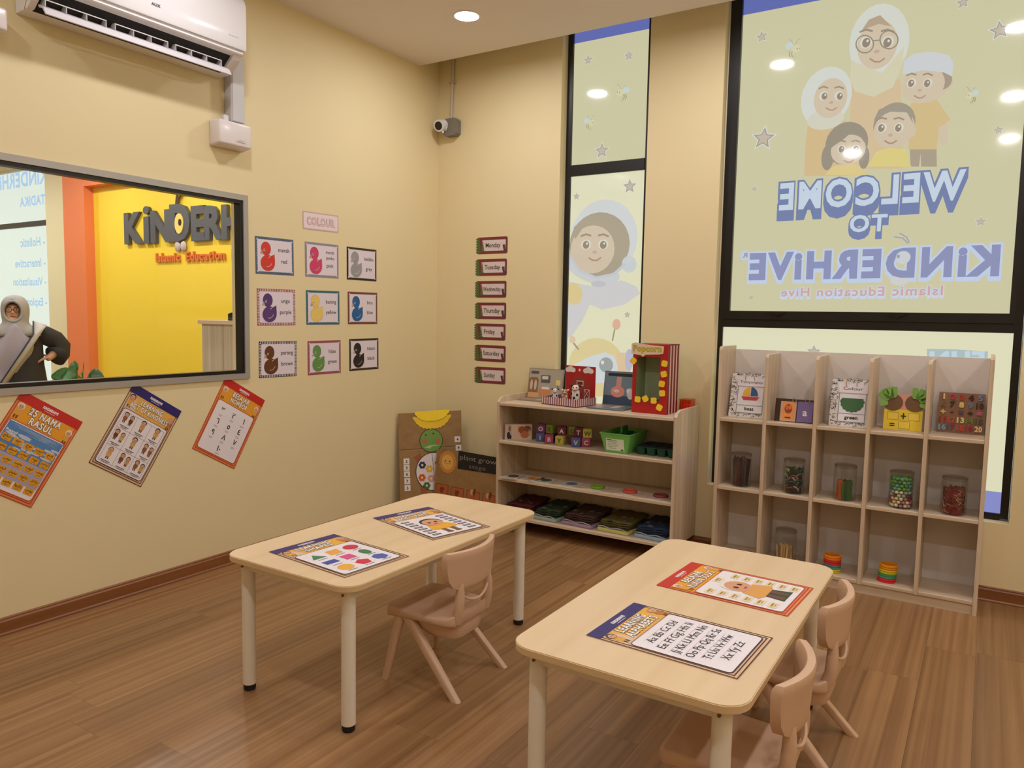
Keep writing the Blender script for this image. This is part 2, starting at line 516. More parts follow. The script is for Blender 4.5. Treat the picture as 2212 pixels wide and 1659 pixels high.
# printed artwork of the window film, in metres on the glass plane: kind, ink, layer, geometry
FILM_BIG_UP = [
  ('p',(213,190,152),2,[(2.746,2.668),(2.984,2.662),(3.02,2.197),(2.749,2.221)]),
  ('e',(213,216,206),3,2.869,2.866,0.144,0.197,6),
  ('p',(212,208,177),4,[(2.739,2.794),(2.737,2.698),(2.766,2.628),(2.857,2.587),(2.95,2.624),(2.987,2.725),(2.991,2.824),(2.892,2.704)]),
  ('e',(209,194,169),5,2.862,2.854,0.097,0.125,4),
  ('p',(183,163,138),6,[(2.783,2.943),(2.815,2.991),(2.868,3.004),(2.925,2.935),(2.864,2.96)]),
  ('e',(221,216,198),6,2.808,2.876,0.03,0.032,0),
  ('e',(146,134,118),7,2.808,2.874,0.02,0.025,0),
  ('e',(225,222,208),8,2.814,2.882,0.006,0.007,0),
  ('l',(155,142,123),7,0.005,[(2.775,2.935),(2.804,2.942),(2.833,2.929)]),
  ('e',(221,216,198),6,2.911,2.859,0.029,0.031,0),
  ('e',(146,134,118),7,2.911,2.857,0.02,0.025,0),
  ('e',(225,222,208),8,2.916,2.864,0.006,0.007,0),
  ('l',(155,142,123),7,0.005,[(2.937,2.906),(2.907,2.923),(2.88,2.92)]),
  ('e',(197,169,148),7,2.862,2.819,0.014,0.009,0),
  ('l',(181,140,121),7,0.004,[(2.831,2.787),(2.855,2.768),(2.879,2.764),(2.9,2.777)]),
  ('l',(146,136,122),9,0.003,[(2.844,2.86),(2.843,2.848),(2.839,2.838),(2.833,2.83),(2.825,2.824),(2.815,2.821),(2.804,2.822),(2.792,2.825),(2.782,2.831),(2.772,2.84),(2.765,2.851),(2.76,2.862),(2.758,2.874),(2.759,2.886),(2.763,2.896),(2.769,2.904),(2.777,2.91),(2.788,2.913),(2.799,2.912),(2.81,2.909),(2.82,2.902),(2.83,2.894),(2.837,2.883),(2.842,2.872),(2.844,2.86)]),
  ('l',(146,136,122),9,0.003,[(2.96,2.862),(2.959,2.85),(2.956,2.84),(2.949,2.831),(2.941,2.826),(2.931,2.823),(2.92,2.823),(2.909,2.827),(2.898,2.833),(2.888,2.842),(2.881,2.853),(2.876,2.865),(2.874,2.877),(2.875,2.888),(2.879,2.899),(2.885,2.907),(2.893,2.913),(2.904,2.916),(2.915,2.915),(2.926,2.912),(2.936,2.905),(2.946,2.896),(2.953,2.886),(2.958,2.874),(2.96,2.862)]),
  ('l',(146,136,122),9,0.003,[(2.842,2.877),(2.875,2.876)]),
  ('p',(212,187,140),4,[(2.534,2.508),(2.735,2.477),(2.756,2.183),(2.527,2.202),(2.524,2.349)]),
  ('e',(212,216,208),5,2.62,2.618,0.131,0.16,-4),
  ('e',(211,210,190),5,2.623,2.498,0.095,0.055,0),
  ('e',(209,194,169),6,2.643,2.609,0.086,0.106,0),
  ('e',(221,216,198),6,2.607,2.626,0.023,0.024,0),
  ('e',(146,134,118),7,2.612,2.624,0.015,0.019,0),
  ('e',(225,222,208),8,2.616,2.63,0.005,0.006,0),
  ('l',(155,142,123),7,0.004,[(2.582,2.669),(2.605,2.676),(2.626,2.666)]),
  ('e',(221,216,198),6,2.686,2.616,0.023,0.024,0),
  ('e',(146,134,118),7,2.691,2.613,0.015,0.019,0),
  ('e',(225,222,208),8,2.695,2.619,0.005,0.006,0),
  ('l',(155,142,123),7,0.004,[(2.707,2.652),(2.684,2.664),(2.663,2.661)]),
  ('e',(197,169,148),7,2.649,2.585,0.011,0.007,0),
  ('l',(181,140,121),7,0.003,[(2.624,2.559),(2.643,2.546),(2.662,2.544),(2.678,2.554)]),
  ('p',(211,188,136),4,[(3.037,2.529),(3.155,2.535),(3.224,2.425),(3.176,2.392),(3.171,2.282),(3.041,2.295)]),
  ('p',(171,159,138),4,[(3.047,2.294),(3.17,2.282),(3.177,2.194),(3.105,2.201),(3.099,2.269),(3.095,2.202),(3.056,2.205)]),
  ('p',(209,194,169),4,[(3.175,2.399),(3.211,2.416),(3.22,2.313),(3.195,2.295),(3.179,2.325)]),
  ('e',(209,194,169),5,3.101,2.616,0.111,0.094,0),
  ('e',(209,194,169),5,3.207,2.608,0.019,0.032,0),
  ('e',(164,152,132),5,3.181,2.622,0.038,0.043,0),
  ('e',(209,194,169),6,3.09,2.613,0.098,0.088,0),
  ('e',(221,216,198),6,3.036,2.632,0.022,0.024,0),
  ('e',(146,134,118),7,3.034,2.631,0.014,0.019,0),
  ('e',(225,222,208),8,3.038,2.636,0.004,0.006,0),
  ('l',(155,142,123),7,0.004,[(3.012,2.674),(3.033,2.68),(3.054,2.671)]),
  ('e',(221,216,198),6,3.11,2.621,0.021,0.023,0),
  ('e',(146,134,118),7,3.108,2.62,0.014,0.019,0),
  ('e',(225,222,208),8,3.112,2.625,0.004,0.005,0),
  ('l',(155,142,123),7,0.004,[(3.129,2.657),(3.108,2.669),(3.088,2.666)]),
  ('e',(197,169,148),7,3.076,2.59,0.01,0.007,0),
  ('l',(181,140,121),7,0.003,[(3.053,2.565),(3.071,2.552),(3.088,2.55),(3.103,2.56)]),
  ('p',(205,209,212),8,[(2.992,2.682),(2.995,2.752),(3.039,2.78),(3.122,2.775),(3.199,2.744),(3.22,2.702),(3.218,2.637),(3.179,2.664),(3.089,2.688)]),
  ('p',(221,206,131),5,[(2.85,2.223),(2.887,2.297),(2.947,2.313),(3.027,2.298),(3.059,2.205)]),
  ('e',(159,151,134),6,2.966,2.434,0.1,0.109,0),
  ('e',(209,194,169),7,2.967,2.405,0.098,0.096,0),
  ('e',(209,194,169),7,3.055,2.385,0.017,0.029,0),
  ('p',(159,151,134),8,[(2.866,2.461),(2.888,2.516),(2.961,2.54),(3.036,2.498),(3.056,2.424),(3.023,2.485),(2.957,2.497),(2.903,2.5)]),
  ('e',(221,216,198),8.2,2.909,2.42,0.023,0.025,0),
  ('e',(146,134,118),9.2,2.906,2.419,0.016,0.02,0),
  ('e',(225,222,208),10.2,2.911,2.425,0.005,0.006,0),
  ('l',(155,142,123),9.2,0.004,[(2.883,2.465),(2.906,2.472),(2.928,2.463)]),
  ('e',(221,216,198),8.2,2.989,2.411,0.023,0.025,0),
  ('e',(146,134,118),9.2,2.987,2.41,0.015,0.02,0),
  ('e',(225,222,208),10.2,2.991,2.416,0.005,0.006,0),
  ('l',(155,142,123),9.2,0.004,[(3.01,2.45),(2.986,2.463),(2.965,2.459)]),
  ('e',(197,169,148),9.2,2.951,2.377,0.011,0.008,0),
  ('l',(181,140,121),9.2,0.004,[(2.927,2.35),(2.946,2.336),(2.965,2.334),(2.981,2.345)]),
  ('p',(221,202,138),7,[(2.635,2.197),(2.673,2.239),(2.751,2.251),(2.822,2.226),(2.847,2.179)]),
  ('e',(153,144,128),8,2.738,2.357,0.108,0.114,8),
  ('e',(153,144,128),7,2.645,2.291,0.032,0.069,0),
  ('e',(153,144,128),7,2.83,2.273,0.026,0.06,0),
  ('e',(209,194,169),9,2.748,2.322,0.088,0.08,0),
  ('p',(153,144,128),10,[(2.653,2.336),(2.67,2.432),(2.74,2.458),(2.811,2.423),(2.837,2.339),(2.776,2.427),(2.722,2.381)]),
  ('e',(221,216,198),10,2.714,2.33,0.021,0.022,0),
  ('e',(146,134,118),11,2.714,2.328,0.014,0.018,0),
  ('e',(225,222,208),12,2.718,2.334,0.004,0.005,0),
  ('l',(155,142,123),11,0.004,[(2.691,2.369),(2.711,2.375),(2.731,2.367)]),
  ('e',(221,216,198),10,2.786,2.322,0.021,0.022,0),
  ('e',(146,134,118),11,2.786,2.321,0.014,0.018,0),
  ('e',(225,222,208),12,2.79,2.326,0.004,0.005,0),
  ('l',(155,142,123),11,0.003,[(2.805,2.357),(2.784,2.368),(2.765,2.364)]),
  ('e',(197,169,148),11,2.752,2.292,0.01,0.007,0),
  ('l',(181,140,121),11,0.003,[(2.73,2.268),(2.747,2.256),(2.764,2.254),(2.778,2.265)]),
  ('s',(219,221,208),2,2.257,3.002,0.039,8),
  ('s',(158,154,152),3,2.257,3.002,0.032,8),
  ('s',(197,183,164),4,2.257,3.002,0.024,8),
  ('s',(219,221,208),2,3.409,2.829,0.054,6),
  ('s',(158,154,152),3,3.409,2.829,0.045,6),
  ('s',(197,183,164),4,3.409,2.829,0.033,6),
  ('s',(219,221,208),2,2.293,2.432,0.076,-6),
  ('s',(158,154,152),3,2.293,2.432,0.063,-6),
  ('s',(197,183,164),4,2.293,2.432,0.047,-6),
  ('s',(219,221,208),2,3.434,2.348,0.025,8),
  ('s',(158,154,152),3,3.434,2.348,0.021,8),
  ('s',(197,183,164),4,3.434,2.348,0.015,8),
  ('s',(219,221,208),2,3.244,2.993,0.036,5),
  ('s',(158,154,152),3,3.244,2.993,0.03,5),
  ('s',(197,183,164),4,3.244,2.993,0.022,5),
  ('e',(197,212,209),2,2.408,2.925,0.019,0.018,0),
  ('e',(201,212,207),2,2.428,2.936,0.008,0.014,0),
  ('e',(207,201,157),3,2.433,2.877,0.026,0.019,25),
  ('e',(213,210,172),4,2.449,2.903,0.025,0.022,0),
  ('l',(161,151,127),5,0.002,[(2.416,2.895),(2.412,2.88),(2.421,2.864)]),
  ('l',(161,151,127),5,0.002,[(2.429,2.893),(2.425,2.878),(2.433,2.862)]),
  ('l',(164,155,131),3,0.001,[(2.438,2.863),(2.436,2.846)]),
  ('l',(164,155,131),3,0.001,[(2.448,2.861),(2.445,2.844)]),
  ('l',(158,148,127),5,0.001,[(2.433,2.928),(2.424,2.951),(2.411,2.96)]),
  ('l',(158,148,127),5,0.001,[(2.445,2.927),(2.454,2.949),(2.47,2.955)]),
  ('e',(151,144,130),5,2.455,2.902,0.003,0.005,0),
  ('e',(151,144,130),5,2.469,2.902,0.002,0.004,0),
  ('e',(197,212,209),2,3.326,2.542,0.012,0.013,0),
  ('e',(201,212,207),2,3.312,2.554,0.005,0.011,0),
  ('e',(207,201,157),3,3.314,2.511,0.017,0.014,-25),
  ('e',(213,210,172),4,3.301,2.533,0.017,0.016,0),
  ('l',(161,151,127),5,0.002,[(3.323,2.521),(3.327,2.509),(3.323,2.499)]),
  ('l',(161,151,127),5,0.002,[(3.315,2.522),(3.319,2.51),(3.314,2.5)]),
  ('l',(164,155,131),3,0.001,[(3.311,2.502),(3.314,2.489)]),
  ('l',(164,155,131),3,0.001,[(3.305,2.503),(3.308,2.489)]),
  ('l',(158,148,127),5,0.001,[(3.309,2.549),(3.314,2.564),(3.322,2.568)]),
  ('l',(158,148,127),5,0.001,[(3.302,2.551),(3.294,2.569),(3.283,2.577)]),
  ('e',(151,144,130),5,3.297,2.534,0.002,0.004,0),
  ('e',(151,144,130),5,3.287,2.538,0.002,0.003,0),
  ('o', 'WELCOME', (198, 213, 228), (112, 128, 172), 4, 2.854, 2.024, 0.15, 0.912, 0.06, 0.03, 0.05, 0.05),
  ('o', 'TO', (198, 213, 228), (112, 128, 172), 4, 2.869, 1.881, 0.089, 0.185, -0.62, 0.03, 0.05, 0.035),
  ('o', 'KiNDERHiVE', (138, 146, 186), (192, 208, 234), 3, 2.863, 1.637, 0.147, 1.236, 0.32, 0.05, 0.05, 0.012),
  ('e',(203,209,213),8,3.048,1.735,0.035,0.034,0),
  ('e',(157,161,183),9,3.025,1.741,0.008,0.01,0),
  ('l',(157,161,183),8,0.003,[(3.065,1.809),(3.041,1.836),(3.0,1.845)]),
  ('l',(157,161,183),8,0.003,[(3.072,1.813),(3.057,1.842),(3.026,1.862)]),
  ('e',(207,208,208),4,3.04,1.618,0.047,0.03,0),
  ('e',(197,206,212),4,2.217,1.769,0.03,0.033,0),
  ('t', 'R', (138, 146, 186), 6, 2.218, 1.757, 0.028, 0.028, 0.0, 1, 0.02),
  ('o', 'Islamic Education Hive', (207, 166, 165), (200, 212, 232), 3, 2.838, 1.534, 0.05, 0.809, 0.57, 0.02, 0.06, 0.012),
  ('s',(219,221,208),2,2.254,2.15,0.019,0),
  ('s',(158,154,152),3,2.254,2.15,0.016,0),
  ('s',(197,183,164),4,2.254,2.15,0.012,0),
  ('s',(219,221,208),2,3.387,1.904,0.029,0),
  ('s',(158,154,152),3,3.387,1.904,0.024,0),
  ('s',(197,183,164),4,3.387,1.904,0.018,0),
  ('s',(219,221,208),2,2.264,1.523,0.019,0),
  ('s',(158,154,152),3,2.264,1.523,0.016,0),
  ('s',(197,183,164),4,2.264,1.523,0.012,0),
]
FILM_BIG_LOW = [
  ('p',(171,192,194),3,[(3.187,1.257),(3.308,1.259),(3.458,1.253),(3.461,1.178),(3.192,1.164)]),
  ('t', 'FUN', (193, 214, 227), 5, 3.325, 1.17, 0.079, 0.245, 2.34, 1, 0.05),
  ('s',(219,221,208),2,2.627,1.219,0.045,0),
  ('s',(158,154,152),3,2.627,1.219,0.037,0),
  ('s',(197,183,164),4,2.627,1.219,0.028,0),
]
FILM_SMALL_UP = [
  ('s',(219,221,208),2,1.152,3.051,0.038,0),
  ('s',(158,154,152),3,1.152,3.051,0.032,0),
  ('s',(197,183,164),4,1.152,3.051,0.024,0),
  ('s',(219,221,208),2,1.438,3.032,0.037,0),
  ('s',(158,154,152),3,1.438,3.032,0.031,0),
  ('s',(197,183,164),4,1.438,3.032,0.023,0),
  ('s',(219,221,208),2,1.269,2.465,0.059,0),
  ('s',(158,154,152),3,1.269,2.465,0.049,0),
  ('s',(197,183,164),4,1.269,2.465,0.037,0),
  ('e',(197,212,209),2,1.43,2.824,0.02,0.017,0),
  ('e',(201,212,207),2,1.408,2.84,0.008,0.014,0),
  ('e',(207,201,157),3,1.408,2.785,0.027,0.018,-25),
  ('e',(213,210,172),4,1.388,2.814,0.027,0.021,0),
  ('l',(161,151,127),5,0.003,[(1.424,2.797),(1.43,2.782),(1.422,2.769)]),
  ('l',(161,151,127),5,0.003,[(1.411,2.799),(1.416,2.784),(1.408,2.771)]),
  ('l',(164,155,131),3,0.001,[(1.403,2.773),(1.407,2.756)]),
  ('l',(164,155,131),3,0.001,[(1.393,2.775),(1.397,2.758)]),
  ('l',(158,148,127),5,0.001,[(1.403,2.833),(1.411,2.853),(1.424,2.857)]),
  ('l',(158,148,127),5,0.001,[(1.391,2.837),(1.378,2.861),(1.361,2.871)]),
  ('e',(151,144,130),5,1.382,2.815,0.003,0.005,0),
  ('e',(151,144,130),5,1.366,2.82,0.003,0.004,0),
  ('e',(197,212,209),2,1.151,2.669,0.019,0.015,0),
  ('e',(201,212,207),2,1.171,2.679,0.008,0.012,0),
  ('e',(207,201,157),3,1.174,2.629,0.025,0.016,25),
  ('e',(213,210,172),4,1.19,2.651,0.025,0.019,0),
  ('l',(161,151,127),5,0.002,[(1.158,2.644),(1.153,2.631),(1.162,2.618)]),
  ('l',(161,151,127),5,0.002,[(1.17,2.643),(1.166,2.63),(1.174,2.617)]),
  ('l',(164,155,131),3,0.001,[(1.179,2.617),(1.176,2.603)]),
  ('l',(164,155,131),3,0.001,[(1.188,2.616),(1.185,2.602)]),
  ('l',(158,148,127),5,0.001,[(1.175,2.672),(1.167,2.691),(1.155,2.698)]),
  ('l',(158,148,127),5,0.001,[(1.186,2.672),(1.196,2.691),(1.211,2.695)]),
  ('e',(151,144,130),5,1.196,2.65,0.003,0.004,0),
  ('e',(151,144,130),5,1.21,2.651,0.002,0.003,0),
]
FILM_SMALL_LOW = [
  ('s',(219,221,208),2,1.471,2.224,0.054,0),
  ('s',(158,154,152),3,1.471,2.224,0.045,0),
  ('s',(197,183,164),4,1.471,2.224,0.033,0),
  ('s',(219,221,208),2,1.093,2.187,0.029,0),
  ('s',(158,154,152),3,1.093,2.187,0.024,0),
  ('s',(197,183,164),4,1.093,2.187,0.018,0),
  ('s',(219,221,208),2,1.482,1.412,0.027,0),
  ('s',(158,154,152),3,1.482,1.412,0.022,0),
  ('s',(197,183,164),4,1.482,1.412,0.016,0),
  ('p',(207,206,206),2,[(1.054,1.629),(1.227,1.596),(1.436,1.633),(1.539,1.593),(1.566,1.547),(1.459,1.476),(1.303,1.443),(1.212,1.475),(1.161,1.368),(1.081,1.26),(1.044,1.251)]),
  ('e',(219,200,144),3,1.091,1.547,0.065,0.074,20),
  ('e',(208,213,213),3,1.295,1.904,0.241,0.251,0),
  ('e',(204,206,208),3,1.223,1.708,0.207,0.088,-18),
  ('e',(171,160,138),4,1.267,1.866,0.218,0.208,-14),
  ('e',(209,193,169),5,1.219,1.836,0.161,0.156,-14),
  ('p',(171,160,138),6,[(1.079,1.986),(1.168,2.053),(1.275,2.055),(1.284,2.023),(1.214,2.011),(1.143,1.975),(1.09,1.905)]),
  ('e',(221,216,198),6,1.173,1.87,0.037,0.032,0),
  ('e',(146,134,118),7,1.173,1.868,0.024,0.026,0),
  ('e',(225,222,208),8,1.18,1.876,0.007,0.008,0),
  ('l',(155,142,123),7,0.006,[(1.135,1.926),(1.171,1.937),(1.205,1.927)]),
  ('e',(221,216,198),6,1.298,1.866,0.036,0.032,0),
  ('e',(146,134,118),7,1.298,1.863,0.024,0.026,0),
  ('e',(225,222,208),8,1.305,1.872,0.007,0.007,0),
  ('l',(155,142,123),7,0.006,[(1.332,1.917),(1.296,1.932),(1.263,1.925)]),
  ('e',(197,169,148),7,1.238,1.818,0.017,0.01,0),
  ('l',(181,140,121),7,0.005,[(1.198,1.781),(1.227,1.765),(1.256,1.764),(1.282,1.781)]),
  ('l',(197,202,205),6,0.009,[(1.047,1.809),(1.124,1.702),(1.252,1.651),(1.383,1.673),(1.45,1.735)]),
  ('e',(201,208,210),5,1.484,1.734,0.051,0.054,20),
  ('e',(191,194,198),6,1.271,1.611,0.053,0.021,0),
  ('e',(220,205,151),2,1.27,1.062,0.207,0.195,0),
  ('p',(221,196,157),3,[(1.417,1.166),(1.503,1.169),(1.527,0.964),(1.407,0.957)]),
  ('p',(209,216,216),4,[(1.105,1.071),(1.205,1.125),(1.329,1.166),(1.401,1.141),(1.429,1.07),(1.415,0.973),(1.137,0.94)]),
  ('e',(157,164,161),5,1.343,1.082,0.05,0.05,0),
  ('e',(219,221,212),6,1.317,1.097,0.012,0.013,0),
  ('l',(164,148,122),3,0.005,[(1.384,1.245),(1.397,1.317)]),
  ('e',(221,176,151),4,1.409,1.349,0.029,0.035,0),
  ('l',(164,148,122),3,0.006,[(1.134,1.179),(1.101,1.215)]),
  ('e',(221,196,164),4,1.089,1.24,0.024,0.025,0),
  ('e',(184,183,204),3,1.505,1.122,0.029,0.071,0),
]

# Arabic names, joined by hand into their connected letter forms and set in visual order
import unicodedata
forms = {}
for cp in list(range(0xFB50, 0xFE00)) + list(range(0xFE70, 0xFEFD)):
    d = unicodedata.decomposition(chr(cp)).split()
    if len(d) == 2 and d[0] in ('<isolated>', '<initial>', '<medial>', '<final>'):
        forms.setdefault(chr(int(d[1], 16)), {}).setdefault(d[0][1:-1], chr(cp))
def shape(s):
    o = []
    for i, c in enumerate(s):
        f = forms.get(c)
        if not f:
            o.append(c)
            continue
        prev = i > 0 and 'initial' in forms.get(s[i - 1], {})
        nxt = i < len(s) - 1 and 'initial' in f
        k = 'medial' if prev and nxt else 'final' if prev else 'initial' if nxt else 'isolated'
        o.append(f.get(k) or f['isolated'])
    return ''.join(reversed(o))
NAMES_AR = [shape(s) for s in 'ادم ادريس نوح هود صالح ابراهيم لوط اسماعيل اسحاق يعقوب يوسف ايوب شعيب موسى هارون ذوالكفل داود سليمان الياس اليسع يونس زكريا يحيى عيسى محمد'.split()]


# ================================================================ the room
H = 3.11
XR, YF = 5.4, -6.6
def wall_box(name, boxes, m):
    bm = B()
    for a, b in boxes:
        box(bm, a, b)
    return struct(part(name, bm, m))

wall_box('wall_left', [((-0.12, YF, 0), (0, -4.3, 3.5)), ((-0.12, -1.69, 0), (0, 0, 3.5)),
                       ((-0.12, -4.3, 0), (0, -1.69, 1.03)), ((-0.12, -4.3, 2.0), (0, -1.69, 3.5))], WALL)
W1 = (1.009, 1.616)
W2 = (2.075, 3.600)
WB, WT = 0.40, 3.46
wall_box('wall_back', [((-0.12, 0, 0), (W1[0], 0.16, 3.5)), ((W1[1], 0, 0), (W2[0], 0.16, 3.5)), ((W2[1], 0, 0), (XR, 0.16, 3.5)),
                       ((W1[0], 0, 0), (W1[1], 0.16, WB)), ((W2[0], 0, 0), (W2[1], 0.16, WB)),
                       ((W1[0], 0, WT), (W1[1], 0.16, 3.5)), ((W2[0], 0, WT), (W2[1], 0.16, 3.5))], WALL)
wall_box('wall_right', [((XR, YF, 0), (XR + 0.12, 0.16, 3.5))], WALL)
wall_box('wall_front', [((-0.12, YF - 0.12, 0), (XR + 0.12, YF, 3.5))], WALL)
wall_box('ceiling', [((0, YF, H), (XR, -0.22, H + 0.1))], CEIL)
wall_box('ceiling_pocket', [((-0.12, -0.22, 3.5), (XR + 0.12, 0.16, 3.55)), ((-0.12, -0.222, H + 0.1), (XR + 0.12, -0.22, 3.5))], WALL)

# floor: vinyl planks laid along the left wall
floor = struct(part('floor', box(B(), (-0.12, YF, -0.06), (XR, 0, -0.006)), SUB))
PW, PL = 0.184, 1.22
pm = None
nrow = int(XR / PW) + 1
for i in range(nrow):
    x0 = i * PW
    x1 = min(x0 + PW, XR)
    y = -random.random() * PL
    ys = [0.0]
    while y > -5.2:
        ys.append(y)
        y -= PL
    ys.append(y)
    for ya, yb in zip(ys[:-1], ys[1:]):
        if pm is None:
            g = 0.0006
            bmp = box(B(), (-0.5, -0.5, -0.0061), (0.5, 0.5, 0.0))
            o = part('plank', bmp, FLOOR_W, floor)
            pm = o.data
        else:
            o = bpy.data.objects.new('plank', pm)
            COL.objects.link(o)
            o.parent = floor
        o.location = ((x0 + x1) / 2, (ya + yb) / 2, 0)
        o.scale = (x1 - x0 - 0.0006, abs(ya - yb) - 0.0006, 1)
part('plank_remainder', box(B(), (0, YF, -0.0061), (XR, -5.2, -0.001)), FLOOR_W, floor)['kind'] = 'stuff'

def skirting(name, prof, a, b, m):
    bm = B()
    a, b = Vector(a), Vector(b)
    d = (b - a).normalized()
    n = Vector((-d.y, d.x, 0))
    rings = [[p + n * q[0] + Vector((0, 0, q[1])) for q in prof] for p in (a, b)]
    return struct(part(name, loft(bm, rings), m))
SP = [(0, 0), (0.02, 0), (0.02, 0.006), (0.014, 0.012), (0.014, 0.058), (0.009, 0.064), (0.009, 0.07), (0.004, 0.074), (0, 0.074)]
skirting('baseboard_left', SP, (0.0, -0.02, 0), (0.0, YF, 0), SKIRT).data.transform(Matrix.Identity(4))
skirting('baseboard_back', SP, (XR, 0, 0), (0.0, 0, 0), SKIRT_X)

# ---------------------------------------------------------------- window into the reception
win = struct(thing('window_1', '', ''))
for k in ('label', 'category'):
    del win[k]
wy0, wy1, wz0, wz1 = -4.3, -1.68, 1.018, 2.014
def rect_frame(bm, x0, x1, y0, y1, z0, z1, t):
    for a, b in (((x0, y0, z0), (x1, y1, z0 + t)), ((x0, y0, z1 - t), (x1, y1, z1)),
                 ((x0, y0, z0 + t), (x1, y0 + t, z1 - t)), ((x0, y1 - t, z0 + t), (x1, y1, z1 - t))):
        box(bm, a, b)
    return bm
part('frame', rect_frame(B(), -0.05, 0.012, wy0, wy1, wz0, wz1, 0.03), ALU, win)
part('gasket', rect_frame(B(), -0.045, 0.004, wy0 + 0.03, wy1 - 0.03, wz0 + 0.03, wz1 - 0.03, 0.018), BLACK, win)
part('pane', box(B(), (-0.028, wy0 + 0.045, wz0 + 0.045), (-0.022, wy1 - 0.045, wz1 - 0.045)), GLASS, win)

# ---------------------------------------------------------------- street windows with printed film
def bare_struct(name):
    o = bpy.data.objects.new(name, None)
    COL.objects.link(o)
    return struct(o)

def draw(art, lst, ox, oz):
    for t in lst:
        k = t[0]
        if k == 'e':
            art.ell(t[3] - ox, t[4] - oz, t[5], t[6], t[1], t[2], 24, t[7])
        elif k == 'p':
            art.poly([(p[0] - ox, p[1] - oz) for p in t[3]], t[1], t[2])
        elif k == 's':
            art.star(t[3] - ox, t[4] - oz, t[5], t[1], t[2], R(-t[6]) * 57.3)
        elif k == 'l':
            art.line([(p[0] - ox, p[1] - oz) for p in t[4]], t[3] * 2, t[1], t[2])
        elif k == 'o':
            _, s, c, cout, l, x, z, h, w, rot, bold, grow, drop = t
            sp = 1.0 + (bold + grow) * 2.0
            vs, fs, x0, x1 = text_mesh(s, bold, sp)
            kx = w / (x1 - x0)
            for q in range(6 if drop else 0):
                art.text(s, x - ox, z - oz - drop * (q + 1) / 6.0, h, cout, l, None, bold + grow, rot, True, 'C', sp, kx)
            art.text(s, x - ox, z - oz, h, cout, l + 1, None, bold + grow, rot, True, 'C', sp, kx)
            art.text(s, x - ox, z - oz, h, c, l + 2, None, bold, rot, True, 'C', sp, kx)
        elif k == 't':
            art.text(t[1], t[4] - ox, t[5] - oz, t[6], t[2], t[3], t[7], t[10], t[8], True)

def film_pane(win, x0, x1, z0, z1, base, k, lst, bands=()):
    p = part('pane', box(B(), (x0, 0.086, z0), (x1, 0.094, z1)), lit(base, k), win)
    a = Art(0.0002, 0.0003, lambda c: lit(c, k))
    for b0, b1, c in bands:
        a.rect((x0 + x1) / 2, (b0 + b1) / 2, x1 - x0, b1 - b0, c, 0)
    draw(a, lst, 0, 0)
    # trim the print to the glass
    bm = B()
    me = bpy.data.meshes.new('tmp')
    me.from_pydata(a.v, [], a.f)
    me.polygons.foreach_set('material_index', a.m)
    bm.from_mesh(me)
    bpy.data.meshes.remove(me)
    for co, no in (((x0, 0, 0), (-1, 0, 0)), ((x1, 0, 0), (1, 0, 0)), ((0, z0, 0), (0, -1, 0)), ((0, z1, 0), (0, 1, 0))):
        bmesh.ops.bisect_plane(bm, geom=list(bm.verts) + list(bm.edges) + list(bm.faces), plane_co=co, plane_no=no, clear_outer=True)
    me = bpy.data.meshes.new('film_print')
    bm.to_mesh(me)
    bm.free()
    for m in a.mats:
        me.materials.append(m)
    o = bpy.data.objects.new('film_print', me)
    COL.objects.link(o)
    o.parent = p
    o.matrix_local = on_back(0, 0, 0.086)
    return p

FY0, FY1 = 0.07, 0.13
w2 = bare_struct('window_2')
bm = B()
box(bm, (W1[0] + 0.003, FY0, WB + 0.01), (1.050, FY1, WT))
box(bm, (1.575, FY0, WB + 0.01), (W1[1] - 0.002, FY1, WT))
box(bm, (1.050, FY0, WB + 0.01), (1.575, FY1, 0.440))
part('frame', bm, BLACK, w2)
part('transom', rbox((1.050, FY0 - 0.004, 2.317), (1.575, FY1, 2.389), 0.003), BLACK, w2)
part('sealant', box(B(), (W1[0], FY0 - 0.004, WB), (W1[0] + 0.004, FY0 + 0.01, WT)), col((212, 205, 184), 0.7), w2)
FUP, FLO = (206, 202, 165), (225, 224, 190)  # upper film darker: the weaker daylight up there is put into its colour
BLUE = (96, 108, 178)
film_pane(w2, 1.045, 1.58, 2.385, WT - 0.01, FUP, None, FILM_SMALL_UP, ((3.171, WT - 0.01, BLUE),))
film_pane(w2, 1.045, 1.58, 0.435, 2.32, FLO, None, FILM_SMALL_LOW)
w3 = bare_struct('window_3')
bm = B()
box(bm, (W2[0] + 0.004, FY0, WB + 0.005), (2.108, FY1, WT))
box(bm, (3.561, FY0, WB + 0.01), (W2[1] - 0.003, FY1, WT))
box(bm, (2.108, FY0, WB + 0.005), (3.561, FY1, 0.434))
part('frame', bm, BLACK, w3)
bm = B()
box(bm, (2.108, FY0 - 0.008, 1.445), (2.146, FY1, WT))
box(bm, (3.537, FY0 - 0.008, 1.445), (3.561, FY1, WT))
box(bm, (2.108, FY0 - 0.008, 1.395), (3.561, FY1, 1.445))
part('sash', bm, BLACK, w3)
part('transom', rbox((2.108, FY0 - 0.002, 1.348), (3.561, FY1, 1.396), 0.003), BLACK, w3)
for x in (2.42, 3.04):
    bm = prism(B(), [(-0.05, 0.0), (0.05, 0.0), (0.03, -0.012), (0.012, -0.014), (0, -0.03), (-0.012, -0.014), (-0.03, -0.012)], 0, 0.012)
    part('latch', bm, col((10, 10, 10), 0.3), w3, M=on_back(x, 1.437, FY0 - 0.008))
part('sealant', box(B(), (W2[0], FY0 - 0.004, WB), (W2[0] + 0.005, FY0 + 0.01, WT)), col((212, 205, 184), 0.7), w3)
film_pane(w3, 2.14, 3.545, 1.44, WT - 0.01, FUP, None, FILM_BIG_UP, ((3.141, WT - 0.01, BLUE),))
